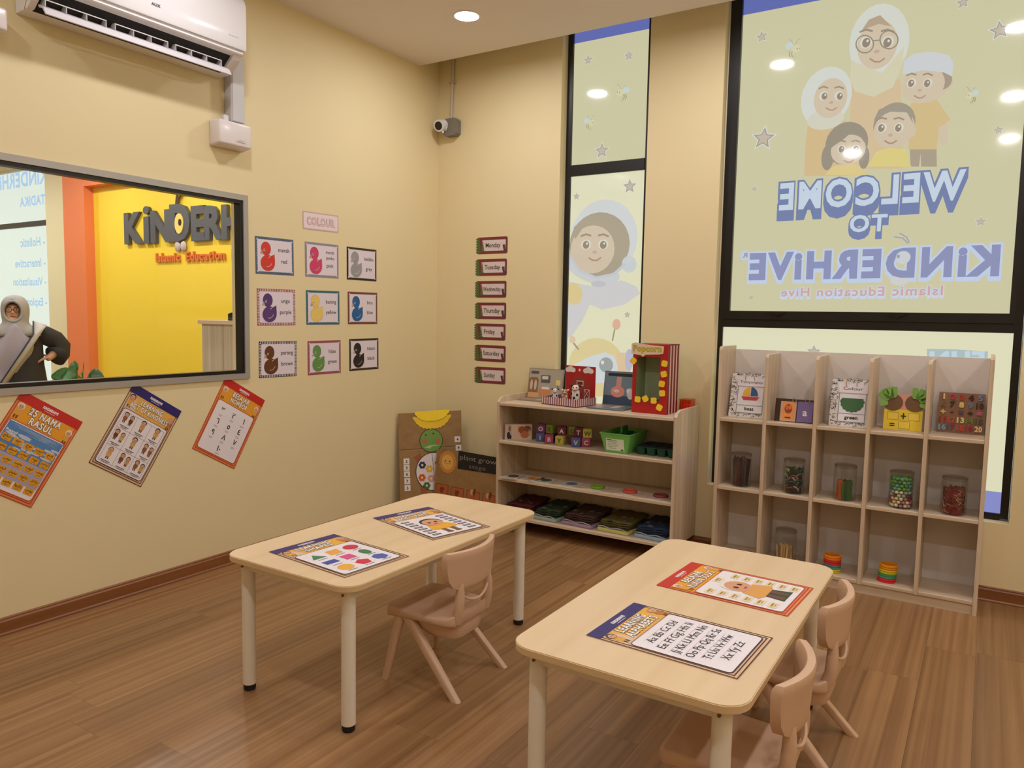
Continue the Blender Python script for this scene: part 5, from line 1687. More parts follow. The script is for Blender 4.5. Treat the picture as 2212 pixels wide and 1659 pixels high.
for n, (y0, y1, s, z, c) in enumerate(((0.585, 0.690, 1.0, 0.0045, (238, 200, 40)), (0.640, 0.712, 0.90, 0.010, (252, 220, 36)))):
    pts = []
    m = 17
    for k in range(m + 1):
        x = -0.130 * s + 0.272 * s * k / m
        pts.append((x + 0.006, y1 + (0.004 if n else -0.01) + 0.012 * k / m))
    for k in range(44, -1, -1):
        q = k / 44
        x = -0.130 * s + 0.272 * s * q
        pts.append((x + 0.006, y0 + 0.012 * q + (y1 - y0) * 0.75 * abs(2 * q - 1) ** 3 + 0.007 * abs(sin(q * 11 * pi))))
    part('yellow_frill', prism(B(), pts, z, z + 0.003), col(c, 0.55), tb)
hd = part('turtle_head', prism(B(), [(0.004 + 0.083 * cos(2 * pi * k / 28), 0.512 + 0.083 * sin(2 * pi * k / 28)) for k in range(28)], 0.0042, 0.0065), col((26, 44, 26), 0.5), tb)
a = Art(0.0004, 0.0068)
a.ell(0.004, 0.512, 0.079, 0.079, (112, 152, 72), 0, 28)
a.ell(-0.042, 0.508, 0.018, 0.017, (186, 98, 74), 1)
a.ell(0.052, 0.508, 0.018, 0.017, (186, 98, 74), 1)
a.ell(-0.034, 0.552, 0.004, 0.006, (24, 30, 22), 1)
a.ell(0.020, 0.560, 0.006, 0.006, (24, 30, 22), 1)
a.poly([(-0.05, 0.465), (-0.002, 0.456), (0.006, 0.470), (0.07, 0.478), (0.03, 0.482), (-0.01, 0.478)], (170, 196, 120), 1)
a.build('face_drawing', hd)
bd = part('turtle_shell', prism(B(), [(0.018 + 0.128 * cos(2 * pi * k / 32), 0.295 + 0.135 * sin(2 * pi * k / 32)) for k in range(32)], 0.0042, 0.006), col((40, 50, 36), 0.5), tb)
a = Art(0.0004, 0.0063)
a.ell(0.018, 0.295, 0.123, 0.130, (226, 216, 216), 0, 32)
a.line([(0.008, 0.424), (0.030, 0.168)], 0.003, (60, 66, 56), 1)
for x, y, c in ((-0.062, 0.342, (32, 50, 100)), (-0.012, 0.314, (216, 176, 60)), (-0.065, 0.255, (206, 92, 46)), (0.000, 0.246, (206, 150, 160)), (-0.032, 0.198, (58, 104, 58)), (0.055, 0.355, (92, 62, 110)), (0.055, 0.275, (40, 40, 44)), (0.065, 0.205, (60, 96, 150))):
    blossom(a, x, y, 0.026, c, 2)
a.build('flowers_print', bd)
for x, y, s in ((-0.172, 0.372, '2'), (-0.172, 0.328, '3'), (-0.170, 0.283, '6'), (-0.168, 0.235, '7'), (-0.167, 0.187, '5'), (0.193, 0.515, '4'), (0.200, 0.455, '9')):
    nc = part('number_card', prism(B(), [(x - 0.0205, y - 0.0205), (x + 0.0205, y - 0.0205), (x + 0.0205, y + 0.0205), (x - 0.0205, y + 0.0205)], 0.0042, 0.0055), col((232, 224, 218), 0.5), tb)
    a = Art(0.0003, 0.0058)
    a.text(s, x, y - 0.010, 0.020, (22, 20, 20), 0, None, 0.03)
    a.build('digit', nc)

pb = thing('craft_board', 'cardboard plant growth board with a smiling sun, between the turtle board and low shelf', 'craft board', tilt((0.515, -0.352, 0.001), (1, -0.06, 0), 5))
part('board', prism(B(), [(-0.272, 0), (0.265, 0), (0.265, 0.455), (-0.272, 0.458)], 0.0, 0.004), CARD, pb)
sn = part('sun', prism(B(), [(-0.165 + (0.080 if k % 2 else 0.072) * cos(2 * pi * k / 36), 0.378 + (0.080 if k % 2 else 0.072) * sin(2 * pi * k / 36)) for k in range(36)], 0.0042, 0.0055), col((206, 140, 58), 0.6), pb)
a = Art(0.0003, 0.0058)
a.ell(-0.165, 0.378, 0.052, 0.052, (226, 178, 92), 0, 24)
for s in (-1, 1):
    a.ell(-0.165 + s * 0.020, 0.385, 0.005, 0.006, (40, 26, 18), 1)
    a.ell(-0.165 + s * 0.026, 0.370, 0.004, 0.003, (150, 80, 44), 1)
a.line([(-0.177, 0.370), (-0.165, 0.365), (-0.153, 0.371)], 0.002, (90, 56, 30), 1)
a.build('face_drawing', sn)
bl = part('title_board', prism(B(), [(-0.072, 0.345), (0.272, 0.350), (0.272, 0.462), (-0.072, 0.468)], 0.0042, 0.006), col((22, 18, 16), 0.7), pb)
a = Art(0.0003, 0.0063)
a.text('plant grow', 0.098, 0.412, 0.034, (168, 160, 150), 0, 0.31, -0.012)
a.text('stage', 0.098, 0.362, 0.030, (140, 130, 120), 0, 0.14, -0.012)
a.build('words_print', bl)
for k, x in enumerate((-0.198, -0.062, 0.078, 0.212)):
    sc_ = part('stage_card', prism(B(), rrpts(0.118, 0.118, 0.012, 3, x, 0.165 - 0.004 * k), 0.0042, 0.0055), col((176, 98, 54), 0.6), pb)
    a = Art(0.0003, 0.0058)
    y = 0.165 - 0.004 * k
    a.outline(x, y, 0.108, 0.108, 0.004, (120, 56, 30), 0)
    if k < 2:
        a.ell(x - 0.006, y + 0.014, 0.014, 0.022, (122, 58, 32), 1, 14, 10)
        a.ell(x + 0.008, y + 0.024, 0.012, 0.013, (122, 58, 32), 1, 14)
    else:
        a.ell(x - 0.010, y + 0.046, 0.018, 0.020, (206, 160, 110), 1, 14)
        a.ell(x + 0.008, y + 0.050, 0.012, 0.026, (110, 60, 30), 1, 14, -14)
        for d in (-0.02, 0.0, 0.02):
            a.line([(x + 0.012, y + 0.004), (x + d, y - 0.022)], 0.004, (46, 26, 18), 1)
        a.line([(x + 0.002, y + 0.036), (x + 0.012, y + 0.0)], 0.004, (120, 78, 40), 1)
    a.line([(x - 0.040, y - 0.036), (x - 0.010, y - 0.038)], 0.002, (140, 76, 42), 1)
    a.build('seed_drawing', sc_)

# ================================================================ on top of the low shelf
ZA = 0.8365
def busy_book(label, x0, x1, yb, d, h, base, fn, lean=9, bw=None):
    t = thing('busy_book', label, 'book', T((x0 + x1) / 2, yb, ZA))
    w = x1 - x0
    bw = bw or w
    part('base_page', rbox((-w / 2, -d, 0), (-w / 2 + bw, -0.004, 0.008), 0.002), col(base, 0.35), t)
    up_ = part('upright_page', prism(B(), [(-w / 2, 0), (w / 2, 0), (w / 2, h), (-w / 2, h)], 0.0, 0.007), col(base, 0.3), t, M=tilt((0, 0.0, 0.004), (1, 0, 0), lean))
    a = Art(0.0004, 0.0075)
    fn(a, w, h)
    a.build('page_print', up_)
    a = Art(0.0004, 0.0083)
    for k in range(4):
        a.rr(-w / 2 + bw * (k + 0.5) / 4, -d / 2, bw * 0.20, d * 0.55, 0.006, [(186, 140, 110), (150, 132, 124), (206, 176, 160), (120, 110, 108)][k], 0)
    a.build('base_print', t)
    return t
def pg_hand(a, w, h):
    a.rect(0, 0.5 * h, w - 0.012, h - 0.012, (172, 164, 150), 0)
    a.rr(-w * 0.32, h * 0.86, 0.062, 0.020, 0.008, (96, 84, 76), 1)
    a.rr(-w * 0.34, h * 0.42, 0.075, 0.115, 0.02, (146, 104, 74), 1)
    a.ell(-w * 0.40, h * 0.45, 0.010, 0.034, (206, 186, 170), 2)
    a.ell(-w * 0.28, h * 0.45, 0.010, 0.034, (206, 186, 170), 2)
    a.rr(-w * 0.32, h * 0.12, 0.085, 0.034, 0.012, (214, 168, 116), 2)
    a.rr(0.0, h * 0.66, 0.070, 0.052, 0.004, (92, 88, 82), 1)
    a.rect(-0.004, h * 0.70, 0.046, 0.022, (212, 210, 204), 2)
    a.rr(0.0, h * 0.24, 0.090, 0.060, 0.014, (206, 138, 84), 1)
    a.rr(0.004, h * 0.36, 0.060, 0.016, 0.006, (232, 222, 218), 2)
    a.rr(w * 0.36, h * 0.56, 0.034, 0.036, 0.004, (222, 212, 120), 1)
    a.line([(w * 0.36, h * 0.46), (w * 0.34, h * 0.1)], 0.008, (128, 120, 108), 1)
busy_book('grey activity book with brown pictures standing open at the left end of the low shelf', 0.838, 1.105, -0.072, 0.125, 0.205, (150, 138, 120), pg_hand, 9, 0.225)
def pg_digest(a, w, h):
    a.rect(0, 0.5 * h, w - 0.012, h - 0.012, (112, 134, 150), 0)
    a.rect(0, 0.15 * h, w - 0.012, h * 0.26, (56, 74, 100), 1)
    a.rr(-0.010, h * 0.90, w * 0.72, 0.020, 0.008, (36, 36, 42), 1)
    a.rr(-0.018, h * 0.68, 0.034, 0.070, 0.010, (216, 150, 146), 2)
    a.ell(-0.022, h * 0.40, 0.048, 0.036, (222, 150, 140), 2)
    a.ell(-0.030, h * 0.42, 0.020, 0.010, (240, 206, 200), 3)
    a.ell(0.064, h * 0.36, 0.022, 0.036, (206, 204, 208), 2, 20, 10)
    a.ell(0.050, h * 0.44, 0.012, 0.014, (230, 228, 230), 3)
busy_book('blue activity book with pink digestion pictures standing open beside the popcorn box', 1.400, 1.640, -0.070, 0.235, 0.215, (104, 116, 128), pg_digest)

# farm diorama: fenced tray with a red barn behind
fm = thing('farm_diorama', 'little farm tray with a mauve picket fence and red barn backdrop', 'craft model', T(1.232, -0.2065, ZA, -11))
part('tray', rbox((-0.137, -0.11, 0), (0.137, 0.11, 0.006), 0.002), col((120, 84, 92), 0.6), fm)
MV, PK = col((122, 78, 92), 0.6), col((226, 190, 190), 0.6)
def fence_side(p0, p1, n):
    p0, p1 = Vector(p0), Vector(p1)
    d = (p1 - p0).normalized()
    nn = Vector((d.y, -d.x, 0))
    q = part('fence_board', loft(B(), [[p0 + Vector((0, 0, 0.002)), p1 + Vector((0, 0, 0.002)), p1 - nn * 0.003 + Vector((0, 0, 0.002)), p0 - nn * 0.003 + Vector((0, 0, 0.002))],
                                       [p0 + Vector((0, 0, 0.05)), p1 + Vector((0, 0, 0.05)), p1 - nn * 0.003 + Vector((0, 0, 0.05)), p0 - nn * 0.003 + Vector((0, 0, 0.05))]]), MV, fm)
    for k in range(n):
        c = p0.lerp(p1, (k + 0.5) / n)
        hw = (p1 - p0).length / n * 0.26
        bm = prism(B(), [(-hw, 0.006), (hw, 0.006), (hw, 0.046), (0, 0.054), (-hw, 0.046)], 0.0002, 0.002)
        part('picket', bm, PK, q, M=frame(c, d, (0, 0, 1)))
fence_side((-0.137, -0.11, 0), (0.137, -0.11, 0), 15)
fence_side((0.137, -0.11, 0), (0.137, 0.10, 0), 11)
fence_side((-0.137, 0.10, 0), (-0.137, -0.11, 0), 11)
bk = part('barn_backdrop', box(B(), (-0.112, 0.098, 0.006), (0.124, 0.104, 0.242)), col((174, 22, 26), 0.5), fm)
a = Art(0.0004, 0.0004)
a.poly([(-0.075, 0.006), (-0.075, 0.12), (-0.04, 0.165), (0.005, 0.185), (0.05, 0.165), (0.088, 0.12), (0.088, 0.006)], (150, 52, 42), 0)
a.rect(0.006, 0.132, 0.056, 0.034, (226, 196, 190), 1)
a.rect(0.006, 0.132, 0.044, 0.020, (110, 36, 30), 2)
for x in (-0.075, 0.070):
    for dx, dz, r in ((-0.022, 0, 0.016), (0, 0.006, 0.020), (0.022, 0, 0.016)):
        a.ell(x + dx, 0.214 + dz, r * 1.25, r, (230, 222, 222), 1, 14)
a.poly([(-0.012, 0.215), (-0.002, 0.228), (0.010, 0.218), (0.002, 0.206)], (230, 214, 214), 1)
a.rect(0.062, 0.068, 0.045, 0.056, (222, 190, 186), 1)
a.rect(0.062, 0.068, 0.037, 0.048, (140, 44, 38), 2)
a.line([(0.044, 0.044), (0.080, 0.092)], 0.004, (222, 190, 186), 3)
a.line([(0.080, 0.044), (0.044, 0.092)], 0.004, (222, 190, 186), 3)
a.build('barn_print', bk, on_back(0, 0, 0.098))

def toy_animal(name, label, x, y, h, c, spots, rz=0):
    t = thing(name, label, 'toy', T(x, y, ZA + 0.0065, rz), 'toy animals in the farm tray')
    r = h * 0.19
    part('torso', lathe(B(), [(r * 0.95, 0.0), (r, h * 0.06), (r, h * 0.58), (r * 0.8, h * 0.66)], 18, (0, 0, 0), 0, True), col(c, 0.6), t, True)
    hd = part('head', ball(B(), (0, -r * 0.35, h * 0.76), r * 0.9, r * 0.95, h * 0.15), col(c, 0.6), t, True)
    part('muzzle', ball(B(), (0, -r * 1.2, h * 0.70), r * 0.62, r * 0.5, h * 0.07), col((222, 168, 156), 0.6), hd, True)
    for s in (-1, 1):
        part('ear', ball(B(), (s * r * 1.0, -r * 0.1, h * 0.86), r * 0.42, r * 0.2, h * 0.05), col(spots, 0.6), hd, True)
        part('eye', ball(B(), (s * r * 0.38, -r * 1.18, h * 0.80), r * 0.14, r * 0.1, r * 0.18), BLACK, hd, True)
        part('hoof', ball(B(), (s * r * 0.5, -r * 0.8, h * 0.05), r * 0.35, r * 0.4, h * 0.05), col(spots, 0.6), t, True)
    for k, (ang, z) in enumerate(((-60, 0.45), (-100, 0.30), (-150, 0.5), (-30, 0.2))):
        part('patch', ball(B(), (r * 0.93 * cos(R(ang)), r * 0.93 * sin(R(ang)), h * z), r * 0.34, r * 0.16, h * 0.075), col(spots, 0.6), t, True)
toy_animal('toy_cow', 'white toy cow with black patches, tallest animal in the farm tray', 1.275, -0.205, 0.135, (232, 224, 220), (32, 28, 28), 15)
toy_animal('toy_horse', 'brown and white toy horse in the middle of the farm tray', 1.205, -0.215, 0.100, (196, 150, 116), (236, 226, 220), 20)
toy_animal('toy_zebra', 'black and white toy zebra at the left end of the farm tray', 1.130, -0.210, 0.100, (226, 220, 220), (46, 40, 42), 25)

# popcorn box
pc = thing('popcorn_box', 'tall red cardboard popcorn stand with striped side and yellow popcorn shapes', 'box', T(1.803, -0.2, ZA))
RD = col((176, 18, 22), 0.5)
bw, bd_, bh = 0.108, 0.095, 0.405
bm = B()
fo = (-0.085, 0.062, 0.072, 0.330)        # opening x0,x1,z0,z1
for aa, bb in (((-bw, -bd_, 0), (fo[0], -bd_ + 0.005, bh)), ((fo[1], -bd_, 0), (bw, -bd_ + 0.005, bh)), ((fo[0], -bd_, 0), (fo[1], -bd_ + 0.005, fo[2])), ((fo[0], -bd_, fo[3]), (fo[1], -bd_ + 0.005, bh))):
    box(bm, aa, bb)
part('front_panel', bm, RD, pc)
part('back_panel', box(B(), (-bw, bd_ - 0.005, 0), (bw, bd_, bh)), col((196, 212, 180), 0.6), pc)  # back and left side greens lightened in place of light in the closed inside
part('side_panel', box(B(), (-bw, -bd_ + 0.005, 0), (-bw + 0.005, bd_ - 0.005, bh)), [col((158, 178, 132), 0.6)], pc)
sd = part('side_panel', box(B(), (bw - 0.005, -bd_ + 0.005, 0), (bw, bd_ - 0.005, bh)), col((236, 186, 182), 0.5), pc)
for k in range(4):
    y = -bd_ + 0.006 + k * 0.0480
    part('stripe', box(B(), (bw, y, 0.0), (bw + 0.0012, y + 0.024, bh)), col((112, 16, 22), 0.5), sd)
part('top_panel', box(B(), (-bw, -bd_ + 0.005, bh - 0.005), (bw, bd_ - 0.005, bh)), col((120, 20, 24), 0.5), pc)
part('floor_panel', box(B(), (-bw + 0.005, -bd_ + 0.005, 0.06), (bw - 0.005, bd_ - 0.005, 0.066)), col((104, 116, 82), 0.6), pc)
fp = frame((0, -bd_, 0), (1, 0, 0), (0, 0, 1))
pts = [(-0.118, 0.345), (-0.06, 0.340), (-0.045, 0.330), (-0.03, 0.342), (0.055, 0.348), (0.078, 0.352), (0.082, 0.395), (0.02, 0.398), (-0.05, 0.405), (-0.095, 0.412), (-0.118, 0.405)]
sg = part('name_sign', prism(B(), pts, 0.0005, 0.004), col((226, 206, 176), 0.5), pc, M=fp)
a = Art(0.0003, 0.0043)
a.text2('Popcorn', -0.020, 0.362, 0.036, (226, 206, 70), (92, 84, 24), 0, 0.172, 0.0, 0.04)
a.build('words_print', sg)
YP = col((246, 208, 46), 0.55)
for x, z in ((-0.105, 0.303), (0.088, 0.296), (0.086, 0.235), (0.076, 0.178), (0.080, 0.124), (-0.070, 0.078), (-0.022, 0.085), (0.030, 0.078), (0.066, 0.040)):
    pts = []
    ph = random.uniform(0, 6)
    for k in range(24):
        t_ = 2 * pi * k / 24
        r_ = 0.0150 + 0.0062 * abs(cos(2 * t_ + ph)) ** 0.6
        pts.append((x + r_ * cos(t_), z + r_ * sin(t_)))
    part('popcorn_shape', prism(B(), pts, 0.0005, 0.004), YP, pc, M=fp)

oc = thing('clear_box', 'small clear orange plastic box behind the popcorn stand', 'box', T(1.955, -0.065, ZA))
bm = B()
for aa, bb in (((-0.036, -0.036, 0), (0.036, -0.033, 0.07)), ((-0.036, 0.033, 0), (0.036, 0.036, 0.07)), ((-0.036, -0.033, 0), (-0.033, 0.033, 0.07)), ((0.033, -0.033, 0), (0.036, 0.033, 0.07)), ((-0.033, -0.033, 0), (0.033, 0.033, 0.003))):
    box(bm, aa, bb)
part('walls', bm, thin_glass('orange_clear_plastic', (1.0, 0.55, 0.25, 1), 0.1), oc)
part('lid', rbox((-0.038, -0.038, 0.07), (0.038, 0.038, 0.078), 0.002), thin_glass('orange_clear_lid', (0.95, 0.45, 0.15, 1), 0.1), oc)
part('contents', rbox((-0.028, -0.028, 0.004), (0.028, 0.028, 0.045), 0.008), col((244, 120, 40), 0.5), oc)

# ================================================================ second shelf of the low unit
Z2 = 0.5915
bx = thing('picture_box', 'white box printed with brown animal pictures at the left of the second shelf', 'box', frame((0.922, -0.308, Z2), (0.70, 0.71, 0), (0, 0, 1)))
part('carton', prism(B(), [(-0.088, 0), (0.088, 0), (0.088, 0.100), (-0.088, 0.100)], -0.034, 0.0), col((214, 190, 168), 0.5), bx)
a = Art(0.0004, 0.0004)
a.rect(-0.066, 0.05, 0.040, 0.096, (196, 182, 170), 0)
for x, z, rx, rz, c in ((-0.068, 0.03, 0.012, 0.024, (44, 34, 34)), (-0.062, 0.075, 0.008, 0.020, (150, 96, 84)), (-0.056, 0.02, 0.008, 0.014, (30, 26, 26)), (0.0, 0.070, 0.006, 0.022, (196, 120, 60)), (0.020, 0.064, 0.020, 0.026, (150, 78, 48)),
                        (0.055, 0.070, 0.026, 0.022, (140, 74, 46)), (0.040, 0.034, 0.028, 0.024, (186, 106, 70)), (0.070, 0.046, 0.006, 0.024, (214, 150, 116))):
    a.ell(x, z, rx, rz, c, 1, 14)
a.build('picture_print', bx)
BC = {'blue': (76, 92, 140), 'purple': (112, 52, 116), 'lime': (128, 142, 44), 'maroon': (110, 34, 52), 'pink': (160, 62, 92), 'yellow': (186, 176, 76), 'navy': (60, 66, 104)}
def block(colr, ch, x, y, z, rz, label):
    t = thing('letter_block', label, 'block', T(x, y, Z2 + z, rz), 'foam letter blocks on the second shelf')
    part('cube', rbox((-0.028, -0.028, 0), (0.028, 0.028, 0.056), 0.006), col(BC[colr], 0.7), t, True)
    a = Art(0.0004, 0.0286)
    a.text(ch, 0, 0.014, 0.028, (206, 200, 190) if colr not in ('yellow', 'lime') else (70, 76, 30), 0, None, 0.03)
    a.build('letter', t, frame((0, 0, 0), (1, 0, 0), (0, 0, 1)))
block('blue', 'I', 1.062, -0.262, 0, 18, 'blue foam block under the purple one, left end of the block row')
block('purple', 'O', 1.066, -0.258, 0.0565, 12, 'purple foam block on top of the left blue block')
block('pink', 'B', 1.140, -0.295, 0, 30, 'pink foam block on the shelf, second in the lower row of blocks')
block('lime', 'X', 1.128, -0.245, 0.0565, -4, 'lime green foam block on top, between the purple and maroon blocks')
block('navy', 'E', 1.122, -0.228, 0, 4, 'navy foam block half hidden behind the pink one')
block('yellow', 'Y', 1.222, -0.292, 0, 8, 'yellow foam block printed Y in the lower row of blocks')
block('maroon', 'A', 1.216, -0.262, 0.0565, 20, 'maroon foam block on top of the yellow Y block')
block('maroon', 'S', 1.285, -0.235, 0, 22, 'dark maroon foam block on the shelf behind the yellow Y block')
block('lime', 'U', 1.280, -0.225, 0.0565, 10, 'dim lime foam block on top, right of the maroon top block')
block('blue', 'V', 1.335, -0.300, 0, 24, 'blue foam block printed V near the right end of the block row')
block('pink', 'C', 1.385, -0.262, 0, 28, 'pink foam block on the shelf at the right end of the block row')
block('yellow', 'W', 1.390, -0.255, 0.0565, 26, 'yellow foam block on top of the right end pink block')
block('maroon', 'T', 1.332, -0.250, 0.0565, 12, 'maroon foam block on top at the right end of the row')

cdy = thing('plastic_caddy', 'green plastic carry caddy with a white label on the second shelf', 'caddy', T(1.628, -0.235, Z2))
GR = col((116, 190, 96), 0.4)
GRD = col((44, 128, 66), 0.45)
def caddy_ring(hx, hy, z):
    return [Vector((p, q, z)) for p, q in rrpts(2 * hx, 2 * hy, 0.012, 3)]
bm = loft(B(), [caddy_ring(0.072, 0.118, 0.0), caddy_ring(0.098, 0.140, 0.110), caddy_ring(0.102, 0.144, 0.112), caddy_ring(0.102, 0.144, 0.118), caddy_ring(0.094, 0.136, 0.118), caddy_ring(0.069, 0.114, 0.006)], False)
bm.faces.new([bm.verts.new(p) for p in caddy_ring(0.069, 0.114, 0.006)])
bm.faces.new([bm.verts.new(p) for p in caddy_ring(0.071, 0.117, 0.0)])
part('tub', bm, GR, cdy, True)
bm = prism(B(), [(-0.105, 0.008), (0.105, 0.008), (0.126, 0.105), (0.05, 0.112), (0.035, 0.150), (-0.035, 0.150), (-0.05, 0.112), (-0.126, 0.105)], -0.005, 0.005, Matrix(((0, 0, 1, 0), (1, 0, 0, 0), (0, 1, 0, 0), (0, 0, 0, 1))))
part('handle', bm, GRD, cdy)
a = Art(0.0005, 0.0015)
a.rect(0, 0.052, 0.116, 0.072, (226, 236, 216), 0)
for k in range(6):
    a.rect(-0.02 + 0.005 * (k % 2), 0.078 - 0.010 * k, 0.064 - 0.008 * (k % 3), 0.003, (150, 166, 146), 1)
a.rect(-0.036, 0.080, 0.030, 0.006, (70, 86, 70), 1)
a.rect(0.044, 0.022, 0.016, 0.008, (60, 70, 60), 1)
a.build('label', cdy, frame((0, -0.118, 0.0), (1, 0, 0), (0, -0.2, 0.98)))

sd_ = thing('seed_tray', 'dark green seed tray of small cups at the right of the second shelf', 'tray', T(1.8625, -0.215, Z2))
SG, SOIL = col((18, 74, 56), 0.5), col((26, 22, 20), 0.9)
for i in range(4):
    for j in range(3):
        x, y = -0.096 + i * 0.064, -0.070 + j * 0.070
        bm = loft(B(), [[Vector((x + p, y + q, 0.0)) for p, q in rrpts(0.044, 0.048, 0.010, 3)], [Vector((x + p, y + q, 0.046)) for p, q in rrpts(0.058, 0.064, 0.010, 3)]])
        cp = part('cup', bm, SG, sd_, True)
        part('soil', lathe(B(), [(0.001, 0.056), (0.02, 0.053), (0.027, 0.0465)], 10, (x, y, 0)), SOIL, cp, True)
part('rim', rect_frame(B(), 0, 0.003, -0.128, 0.128, -0.110, 0.110, 0.006), SG, sd_, M=Matrix(((0, 1, 0, 0), (0, 0, 1, 0), (1, 0, 0, 0.046), (0, 0, 0, 1))))

# ================================================================ third shelf: picture cards
Z3 = 0.3515
CD = [(0.905, -0.345, 8, 'dark card with a brown picture at the left end of the third shelf', (196, 186, 170), (92, 62, 44), None),
      (1.040, -0.325, -6, 'card with an orange fruit picture on the third shelf, second from the left', (208, 198, 184), (206, 132, 50), None),
      (1.135, -0.320, 4, 'card with a dark green leaf picture on the third shelf', (206, 200, 188), (52, 92, 58), None),
      (1.312, -0.312, -12, 'card with a blue fish picture on the third shelf', (210, 206, 204), (78, 110, 136), None),
      (1.497, -0.318, -10, 'card with a green clay ring on the third shelf', (204, 198, 178), None, (122, 160, 46)),
      (1.705, -0.308, -12, 'card with an orange red clay ring on the third shelf', (214, 196, 182), None, (206, 84, 62)),
      (1.895, -0.300, -12, 'card with a maroon clay ring at the right end of the third shelf', (206, 190, 178), None, (140, 58, 56))]
for x, y, rz, lab, base, pic, ring in CD:
    t = thing('picture_card', lab, 'card', T(x, y, Z3, rz), 'picture cards on the third shelf')
    part('card', sheet_mesh(0.112, 0.150, 0.003), col(base, 0.5), t)
    a = Art(0.0004, 0.0033)
    a.outline(0, 0, 0.104, 0.142, 0.003, tuple(int(v * 0.82) for v in base), 0)
    if pic:
        a.ell(0, 0.012, 0.036, 0.044, pic, 0, 16, 20)
        a.ell(0.012, 0.030, 0.014, 0.018, tuple(min(255, int(v * 1.3)) for v in pic), 1, 12)
        a.rect(0, -0.054, 0.060, 0.008, (90, 84, 80), 0)
    a.build('picture_print', t)
    if ring:
        part('clay_ring', tube(B(), [(0.036 * cos(2 * pi * k / 20), 0.036 * sin(2 * pi * k / 20) + 0.005, 0.010) for k in range(21)], 0.009, 8, 0, False), col(ring, 0.6), t, 'all')
        part('clay_disc', lathe(B(), [(0.022, 0.003), (0.020, 0.008), (0.001, 0.009)], 16, (0, 0.005, 0)), col(tuple(min(255, int(v * 1.15)) for v in ring), 0.6), t, True)

# ================================================================ bottom shelf: folded fabric quiet books
Z4 = 0.1055
QB = [(0.835, 1.050, (84, 28, 30), (150, 160, 150), 'dark red'), (1.068, 1.262, (48, 66, 40), (160, 184, 172), 'dark green'), (1.275, 1.508, (70, 48, 38), (168, 140, 168), 'brown'),
      (1.520, 1.748, (92, 84, 34), (206, 200, 120), 'olive'), (1.760, 1.985, (38, 56, 84), (150, 178, 206), 'navy')]
for k, (x0, x1, cb, cf, nm) in enumerate(QB):
    w = x1 - x0
    t = thing('quiet_book', '%s fabric quiet book lying on the bottom shelf of the low unit' % nm, 'book', T((x0 + x1) / 2, -0.215, Z4, -4 if k else 0), 'fabric quiet books on the bottom shelf')
    w -= 0.022
    part('cover', rbox((-w / 2, -0.145, 0), (w / 2, 0.145, 0.022), 0.005), col(cf, 0.8), t, True)
    rq = random.Random(k + 3)
    for lyr in range(4):
        z = 0.0225 + lyr * 0.0095
        rows = []
        for i in range(9):
            y = -0.140 + 0.012 * lyr + (0.28 - 0.012 * lyr) * i / 8
            rows.append([Vector((-w / 2 + 0.004 + (w - 0.008) * j / 8, y, z + 0.004 + 0.0035 * sin(j * 1.7 + lyr + i * 0.8) + (0.016 * (i / 8) ** 2 if lyr > 1 else 0))) for j in range(9)])
        bm = loft(B(), rows, False, False)
        pg = part('fabric_page', bm, paint('fabric_%d_%d' % (k, lyr), tuple(int(v * (0.75 + 0.12 * lyr)) for v in cb), 0.9, 0.3, 0.35), t, 'all')
        md = pg.modifiers.new('thick', 'SOLIDIFY')
        md.thickness = 0.006
        md.offset = 1
    tr_ = [(-w / 2 + 0.006 + (w - 0.012) * j / 10, -0.142, 0.028 + 0.004 * sin(j * 1.1)) for j in range(11)]
    part('white_trim', tube(B(), tr_, 0.0035, 6), col((176, 172, 178), 0.8), t, 'all')
    for q in range(5):
        x, y = rq.uniform(-w * 0.38, w * 0.38), rq.uniform(-0.11, 0.05)
        part('felt_shape', lathe(B(), [(rq.uniform(0.010, 0.018), 0.0), (0.010, 0.004), (0.001, 0.005)], 9, (x, y, 0.066)), col([(120, 96, 84), (92, 76, 92), (130, 108, 84), (84, 90, 110), (112, 70, 66)][q], 0.9), t, True)

